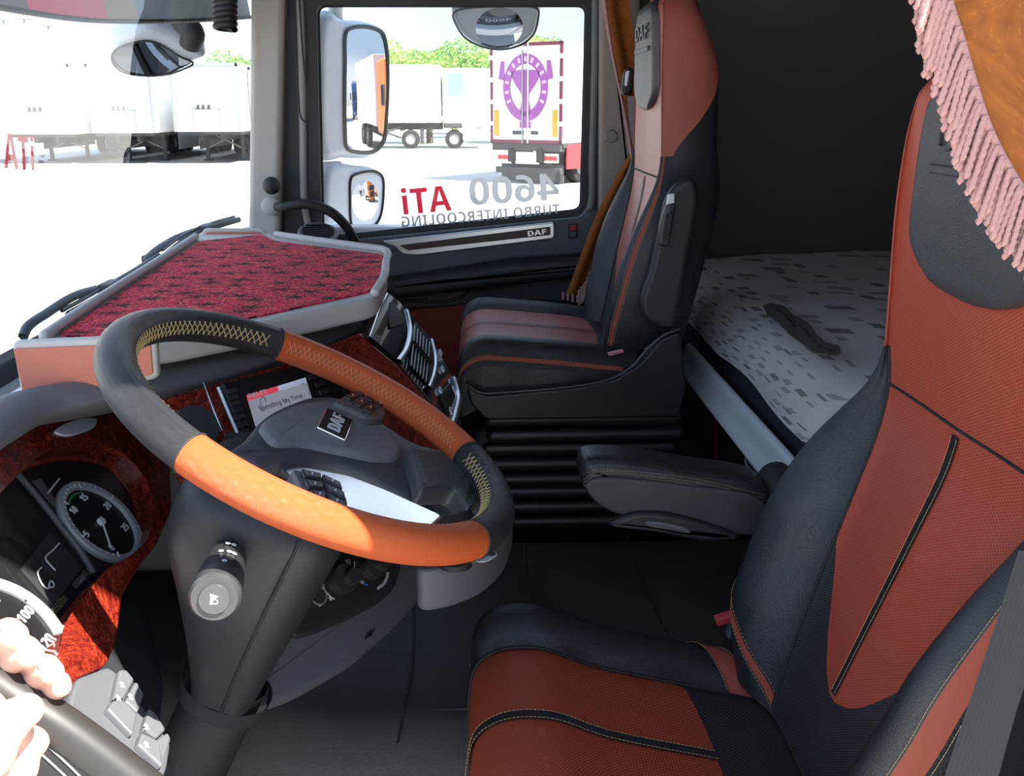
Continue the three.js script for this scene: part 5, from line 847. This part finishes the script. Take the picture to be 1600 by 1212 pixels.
// ---------------------------------------------------------------- bunk
{
  const t = thing('bunk_mattress', 'bunk mattress under a pale grey sheet with small printed blocks', 'mattress', V(0.92, 1.60, -1.65));
  part('mattress_base', [rbox(0.562, XR - 0.01, 1.615, 1.76, -2.74, -1.42, 0.025, 3), rbox(0.79, XR - 0.01, 1.615, 1.76, -1.46, -0.52, 0.025, 3)], std(S(0.016, 0.02, 0.03), 0.85), t, 'dark mattress base');
  const pat = tex(1024, 1024, (x, y) => { // woven cloth with small grey parallelograms
    const N = 13, gx = x * N, gy = y * N * 1.5; let v = 1;
    for (let dj = -1; dj <= 1; dj++) for (let di = -1; di <= 1; di++) { const i = Math.floor(gx) + di, j = Math.floor(gy) + dj, w = (n) => ((n % N) + N) % N, hsh = Math.abs(Math.sin(w(i) * 127.1 + (((j % 19) + 19) % 19) * 311.7) * 43758.5) % 1, h2 = (hsh * 57.3) % 1, h3 = (hsh * 911.7) % 1; if (hsh > 0.78) continue; const ox = gx - (i + 0.2 + 0.6 * h2), oy = gy - (j + 0.2 + 0.6 * h3), sk = ox - 0.45 * oy; const a = 0.20 + 0.12 * h3, b = h2 > 0.5 ? 0.30 : 0.13; if (Math.abs(sk) < a && Math.abs(oy) < b) v = Math.min(v, h3 > 0.62 ? 0.62 : 0.78); }
    const n = 0.03 * tn(x, y, 140, 5, 2); return [0.77 * v + n, 0.75 * v + n, 0.735 * v + n]; }, true, 1.05);
  const prof = curve([[0.540, 1.722], [0.548, 1.750], [0.566, 1.782], [0.60, 1.808], [0.66, 1.824], [0.85, 1.836], [1.1, 1.842], [1.285, 1.845]].map(([x, y]) => V(x, y, 0)));
  part('sheet', grid(90, 50, (a, b) => { const z = mix(-2.74, -0.52, a), p = prof.getPoint(b), n = fbm(z * 3.5, p.x * 4, 1.5, 3), fold = Math.pow(1 - b, 2); p.x = mix(p.x, XR - 0.015, 0.33 * sst(-1.47, -1.40, z) * (1 - b)); p.z = z; p.y += 0.012 * n * (0.4 + b) + fold * 0.005 * Math.sin(z * 9 + 2 * n); p.x += fold * 0.004 * Math.sin(z * 13); return { p, uv: [z, b * 0.85] }; }), std(S(1, 1, 1), 0.9, { map: pat }), t, 'pale sheet with grey blocks');
  // dark woven motif
  const Y = frame(V(0.8, 1.848, -2), V(1, 0, 0), V(0, 0, -1));
  const motif = part('printed_motif', Y.put(ex(poly(Y.locs([[1192, 478], [1205, 474], [1226, 480], [1240, 494], [1262, 504], [1276, 524], [1290, 536], [1312, 542], [1314, 552], [1296, 556], [1270, 552], [1256, 540], [1236, 526], [1216, 506], [1198, 492]]), 0.004), 0.0025, 0.0008), 0, 0, 0.0), std(S(0.085, 0.078, 0.070), 0.95), t, 'dark grey brown motif on the sheet');
  for (const l of [[[1212, 484], [1222, 488], [1232, 500], [1240, 510]], [[1244, 506], [1256, 516], [1264, 528]], [[1268, 532], [1282, 542], [1298, 548]]]) part('motif_line', tube(l.map(([u, v]) => Y.pt(u, v, 0.003)), 0.002, 16, 5), std(S(0.03, 0.03, 0.03), 0.9), motif);
}
{
  const t = thing('bunk_bed', 'pale metal bunk rail with dark storage front beneath it', 'bunk', V(0.6, 1.36, -1.6));
  part('rail', ex(blob([[0, 0], [0.012, 0.03], [0.020, 0.062], [0.030, 0.066], [0.040, 0.05], [0.04, 0.0], [0.02, -0.008]]), 0.90, 0.006, 3).translate(0.505, 1.615, -2.32), M.satin, t, 'satin silver rail');
  part('storage_front', rbox(0.60, 0.64, 1.372, 1.58, -2.74, -1.42, 0.008), std(S(0.018, 0.017, 0.017), 0.7), t);
  part('bunk_deck', [rbox(0.56, XR - 0.01, 1.585, 1.612, -2.74, -1.42, 0.004), rbox(0.8, XR - 0.01, 1.585, 1.612, -1.42, -0.52, 0.004)], M.blackPlastic, t);
  const F = frame(V(0.595, 1.5, -1.8), V(0, 0, 1), V(0, 1, 0));
  const fp = (l) => l.map(([u, v]) => { const p = pxx(u, v, 0.595); return p; });
  part('locker_lid', grid(12, 12, (a, b) => { const c = fp([[1163, 700], [1205, 740], [1190, 770], [1164, 740]]); return { p: c[0].clone().lerp(c[1], a).lerp(c[3].clone().lerp(c[2], a), b) }; }), std(S(0.10, 0.11, 0.105), 0.6), t);
  part('locker_edge', tube(fp([[1175, 690], [1166, 712], [1165, 722], [1178, 740]]), 0.0025, 20, 6), std(S(0.5, 0.5, 0.5), 0.5), t);
  part('locker_edge', tube(fp([[1176, 690], [1200, 720], [1206, 730]]), 0.0025, 10, 6), std(S(0.5, 0.5, 0.5), 0.5), t);
  part('red_strap', tube(fp([[1126, 636], [1120, 660], [1119, 700], [1119, 735]]), 0.006, 20, 6), std(S(0.16, 0.03, 0.02), 0.8), t, 'red brown strap');
}
// ---------------------------------------------------------------- curtains
const velvet = tex(512, 512, (x, y) => { const a = tn(x, y, 22, 7, 4), s = sst(0.16, 0.30, tn(x, y, 60, 15, 3)); return [0.56 + 0.14 * a + 0.05 * s, 0.31 + 0.09 * a + 0.05 * s, 0.09 + 0.04 * a]; }, true, 5);
M.velvet = std(S(1, 1, 1), 0.85, { map: velvet, sheen: 0.5, sheenRoughness: 0.5, sheenColor: S(0.5, 0.3, 0.12) });
M.cord = std(S(0.48, 0.26, 0.24), 0.9);
{
  const Zc = -0.56, t = thing('driver_curtain', 'brown velvet curtain with pink corded fringe, close at upper right', 'curtain', pz(1600, 400, Zc));
  const edge = curve([[1440, -1900], [1440, -1200], [1445, -500], [1462, -120], [1473, -40], [1481, 0], [1501, 64], [1521, 134], [1545, 203], [1575, 262], [1602, 303], [1650, 350], [1700, 390]].map(([u, v]) => pz(u, v, Zc)));
  part('velvet_panel', grid(30, 160, (a, b) => { const p = edge.getPoint(b); p.y = Math.min(p.y, 3.2); p.x += a * 0.32; p.z += 0.012 * Math.sin(a * 14 + b * 2) * sst(0, 0.2, a); return { p, uv: [p.x, p.y] }; }), M.velvet, t);
  part('fringe_band', new THREE.TubeGeometry(edge, 160, 0.0028, 8), M.cord, t);
  for (let i = 0; i < 104; i++) { // twisted cords hanging off the edge
    const k = i / 103, p = edge.getPoint(mix(2.6, 11.9, k) / 12), L = 0.0345 + 0.0025 * Math.sin(i * 3.3), dz = 0.003 * Math.sin(i * 1.7);
    const rows = 26, cols = 7, x1 = p.x - 0.0078 - 0.002 * Math.sin(i * 2.2);
    const g = grid(cols, rows, (a, b) => { const tw = a * Math.PI * 2, r = (0.0019 + 0.0005 * Math.cos(2 * tw + b * 46)) * Math.min(1, Math.sqrt((1 - b) * 14) + 0.05); const cx = mix(p.x, x1, Math.pow(b, 0.8)), cy = p.y - L * b; return { p: V(cx + Math.cos(tw) * r, cy, Zc + dz + Math.sin(tw) * r) }; });
    part('fringe_cord', g, M.cord, t);
  }
}
{
  const t = thing('passenger_curtain', 'brown velvet curtain with pink fringe tied back behind the passenger seat', 'curtain', pz(930, 470, -2.58));
  const band = (L, R, z, n = 20) => { const a = curve(L.map(([u, v]) => pz(u, v, z))), b = curve(R.map(([u, v]) => pz(u, v, z))); return grid(8, n, (s, q) => { const p = a.getPoint(q).lerp(b.getPoint(q), s); p.z += 0.012 * Math.sin(s * 7); return { p, uv: [p.x, p.y] }; }); };
  part('upper_drape', band([[940, -40], [950, 40], [965, 120], [978, 200], [985, 250]], [[975, -40], [990, 60], [1005, 160], [1010, 260]], -2.585), M.velvet, t);
  part('lower_drape', band([[985, 238], [955, 290], [925, 350], [903, 410], [884, 460]], [[1004, 240], [985, 300], [955, 370], [930, 430], [915, 468]], -2.585), M.velvet, t);
  const cords = (e, n, dx, L, name) => { const c = curve(e.map(([u, v]) => pz(u, v, -2.565))); for (let i = 0; i < n; i++) { const p = c.getPoint(i / (n - 1)); part(name, tube([p.clone(), p.clone().add(V(dx * 0.6, -L * 0.5, 0)), p.clone().add(V(dx, -L, 0.004))], 0.0042, 6, 5), M.cord, t); } };
  cords([[938, -30], [948, 40], [962, 110], [974, 170], [984, 232]], 22, 0.014, 0.06, 'fringe_cord');
  cords([[992, 246], [972, 290], [955, 330]], 9, 0.005, 0.05, 'fringe_cord');
  cords([[925, 415], [915, 440], [905, 452]], 7, 0.0, 0.045, 'fringe_cord'); cords([[880, 456], [895, 460], [910, 462]], 5, 0, 0.02, 'fringe_cord');
}
// ---------------------------------------------------------------- belts
{
  const t = thing('driver_belt', 'dark grey seat belt webbing at the lower right corner', 'seat belt', pz(1490, 1230, -0.64));
  const a = curve([[1592, 860], [1560, 960], [1520, 1080], [1470, 1230]].map(([u, v]) => pz(u, v, -0.64))), b = curve([[1680, 860], [1640, 960], [1598, 1080], [1555, 1230]].map(([u, v]) => pz(u, v, -0.62)));
  const m = part('webbing', grid(6, 40, (s, q) => { const p = a.getPoint(q).lerp(b.getPoint(q), s); p.z += 0.003 * Math.sin(s * 3.14); return { p, uv: [s * 0.05, q * 0.4] }; }), std(S(1, 1, 1), 0.75, { map: tex(64, 64, (x, y) => { const k = 0.21 + 0.01 * Math.sin(x * 6.283 * 6) + 0.02 * Math.sin(y * 6.283 * 12); return [k, k * 0.97, k]; }, true, 40) }), t);
}
{
  const t = pass.t; // belt running from the chair's shoulder guide
  const a = curve([[980, 150], [984, 200], [992, 245]].map(([u, v]) => pz(u, v, -2.41)));
  part('belt_webbing', grid(2, 14, (s, q) => { const p = a.getPoint(q); p.x += s * 0.022; return { p }; }), std(S(0.20, 0.21, 0.22), 0.7), t);
  const F = frame(V(0, 2.3, -2.41), V(1, 0, 0), V(0, 1, 0));
  const g = part('belt_guide', F.put(ex(poly(F.locs([[974, 112], [981, 104], [990, 108], [988, 140], [980, 150], [970, 146]]), 0.01), 0.03, 0.008, 3), 0, 0, -0.015), M.rubber, t);
  part('guide_button', F.put(ex(poly(F.locs([[976, 112], [982, 110], [978, 135], [974, 134]]), 0.003), 0.004, 0.001), 0, 0, 0.014), M.satin, g);
}
// ---------------------------------------------------------------- near grab bar and the hand on it
const barC = curve([[-160, 985], [-60, 1035], [20, 1088], [90, 1132], [170, 1190], [260, 1262], [330, 1330]].map(([u, v]) => pz(u, v, -0.50)));
solo('entry_bar', new THREE.TubeGeometry(barC, 60, 0.0125, 20), std(S(0.030, 0.028, 0.027), 0.45), 'black tubular grab bar at the lower left, held by a hand', 'grab bar');
{
  const Zh = -0.50, J = (u, v, dz = 0) => pz(u, v, Zh + dz);
  // joints with radii: [a, ra, b, rb]
  const bones = [];
  const chain = (list) => { for (let i = 0; i + 1 < list.length; i++) bones.push([list[i][0], list[i][1], list[i + 1][0], list[i + 1][1]]); };
  const palm = [J(-70, 1150, 0.03), J(-40, 1175, 0.03), J(-10, 1195, 0.028), J(20, 1200, 0.022)];
  chain([[J(-150, 1300, 0.03), 0.030], [J(-80, 1210, 0.03), 0.026]]); // wrist
  for (let i = 0; i < 4; i++) bones.push([J(-80, 1210, 0.03), 0.024, palm[i], 0.013]);
  for (let i = 0; i < 3; i++) bones.push([palm[i], 0.014, palm[i + 1], 0.013]);
  // fingers go round the far side of the bar and show their tips above it
  chain([[palm[0], 0.0105], [J(-75, 1080, 0.012), 0.0100], [J(-50, 1015, -0.010), 0.0092], [J(12, 990, -0.002), 0.0085], [J(22, 993, 0.003), 0.0078]]);
  chain([[palm[1], 0.0110], [J(-20, 1112, 0.016), 0.0100], [J(-5, 1045, -0.014), 0.0094], [J(36, 1018, -0.003), 0.0088], [J(46, 1022, 0.002), 0.0080]]);
  chain([[palm[2], 0.0108], [J(20, 1140, 0.016), 0.0098], [J(38, 1080, -0.016), 0.0088], [J(70, 1045, -0.004), 0.0080], [J(80, 1050, 0.002), 0.0072]]);
  chain([[palm[3], 0.0098], [J(50, 1158, 0.014), 0.0088], [J(66, 1105, -0.016), 0.0078], [J(90, 1068, -0.004), 0.0066], [J(95, 1073, 0.001), 0.0060]]);
  chain([[J(-70, 1215, 0.035), 0.018], [J(-20, 1180, 0.048), 0.0135], [J(10, 1130, 0.040), 0.0115], [J(40, 1110, 0.030), 0.0095]]); // thumb across the front
  const min = V(1e9, 1e9, 1e9), max = V(-1e9, -1e9, -1e9); for (const [a, ra, b, rb] of bones) { for (const p of [a, b]) { min.min(p); max.max(p); } } min.subScalar(0.04); max.addScalar(0.04);
  const N = 96, size = Math.max(max.x - min.x, max.y - min.y, max.z - min.z), mid = min.clone().add(max).multiplyScalar(0.5), half = size / 2;
  const mc = new MarchingCubes(N, new THREE.MeshStandardMaterial(), false, false, 400000); mc.isolation = 0; mc.reset();
  const smin = (a, b, k) => { const h = clamp(0.5 + 0.5 * (b - a) / k); return mix(b, a, h) - k * h * (1 - h); };
  for (let z = 0; z < N; z++) for (let y = 0; y < N; y++) for (let x = 0; x < N; x++) {
    const p = V((x - N / 2) / (N / 2) * half + mid.x, (y - N / 2) / (N / 2) * half + mid.y, (z - N / 2) / (N / 2) * half + mid.z); let d = 1;
    for (const [a, ra, b, rb] of bones) { const ab = b.clone().sub(a), h = clamp(p.clone().sub(a).dot(ab) / ab.lengthSq()), q = a.clone().addScaledVector(ab, h).distanceTo(p) - mix(ra, rb, h); d = smin(d, q, 0.003); }
    mc.field[x + y * N + z * N * N] = -d;
  }
  mc.update();
  const n = mc.count, g = new THREE.BufferGeometry(); g.setAttribute('position', new THREE.Float32BufferAttribute(Array.from(mc.positionArray.slice(0, n * 3)), 3)); g.scale(half, half, half).translate(mid.x, mid.y, mid.z);
  const gm = mergeVertices(g, 1e-5); gm.computeVertexNormals();
  const t = thing('person', 'pale hand of a person gripping the black bar at lower left', 'hand', mid.clone().setY(min.y));
  part('hand', gm, M.skin, t);
  const nails = [[J(18, 983, 0.006), 0.0055], [J(40, 1013, 0.006), 0.0058], [J(75, 1042, 0.005), 0.005], [J(93, 1066, 0.003), 0.004]];
  for (const [p, r] of nails) part('fingernail', new THREE.SphereGeometry(r, 14, 10).scale(1.2, 0.9, 0.4).rotateZ(-0.4).translate(p.x, p.y, p.z), std(S(0.75, 0.50, 0.44), 0.3), t);
}
renderer.render(scene, camera);
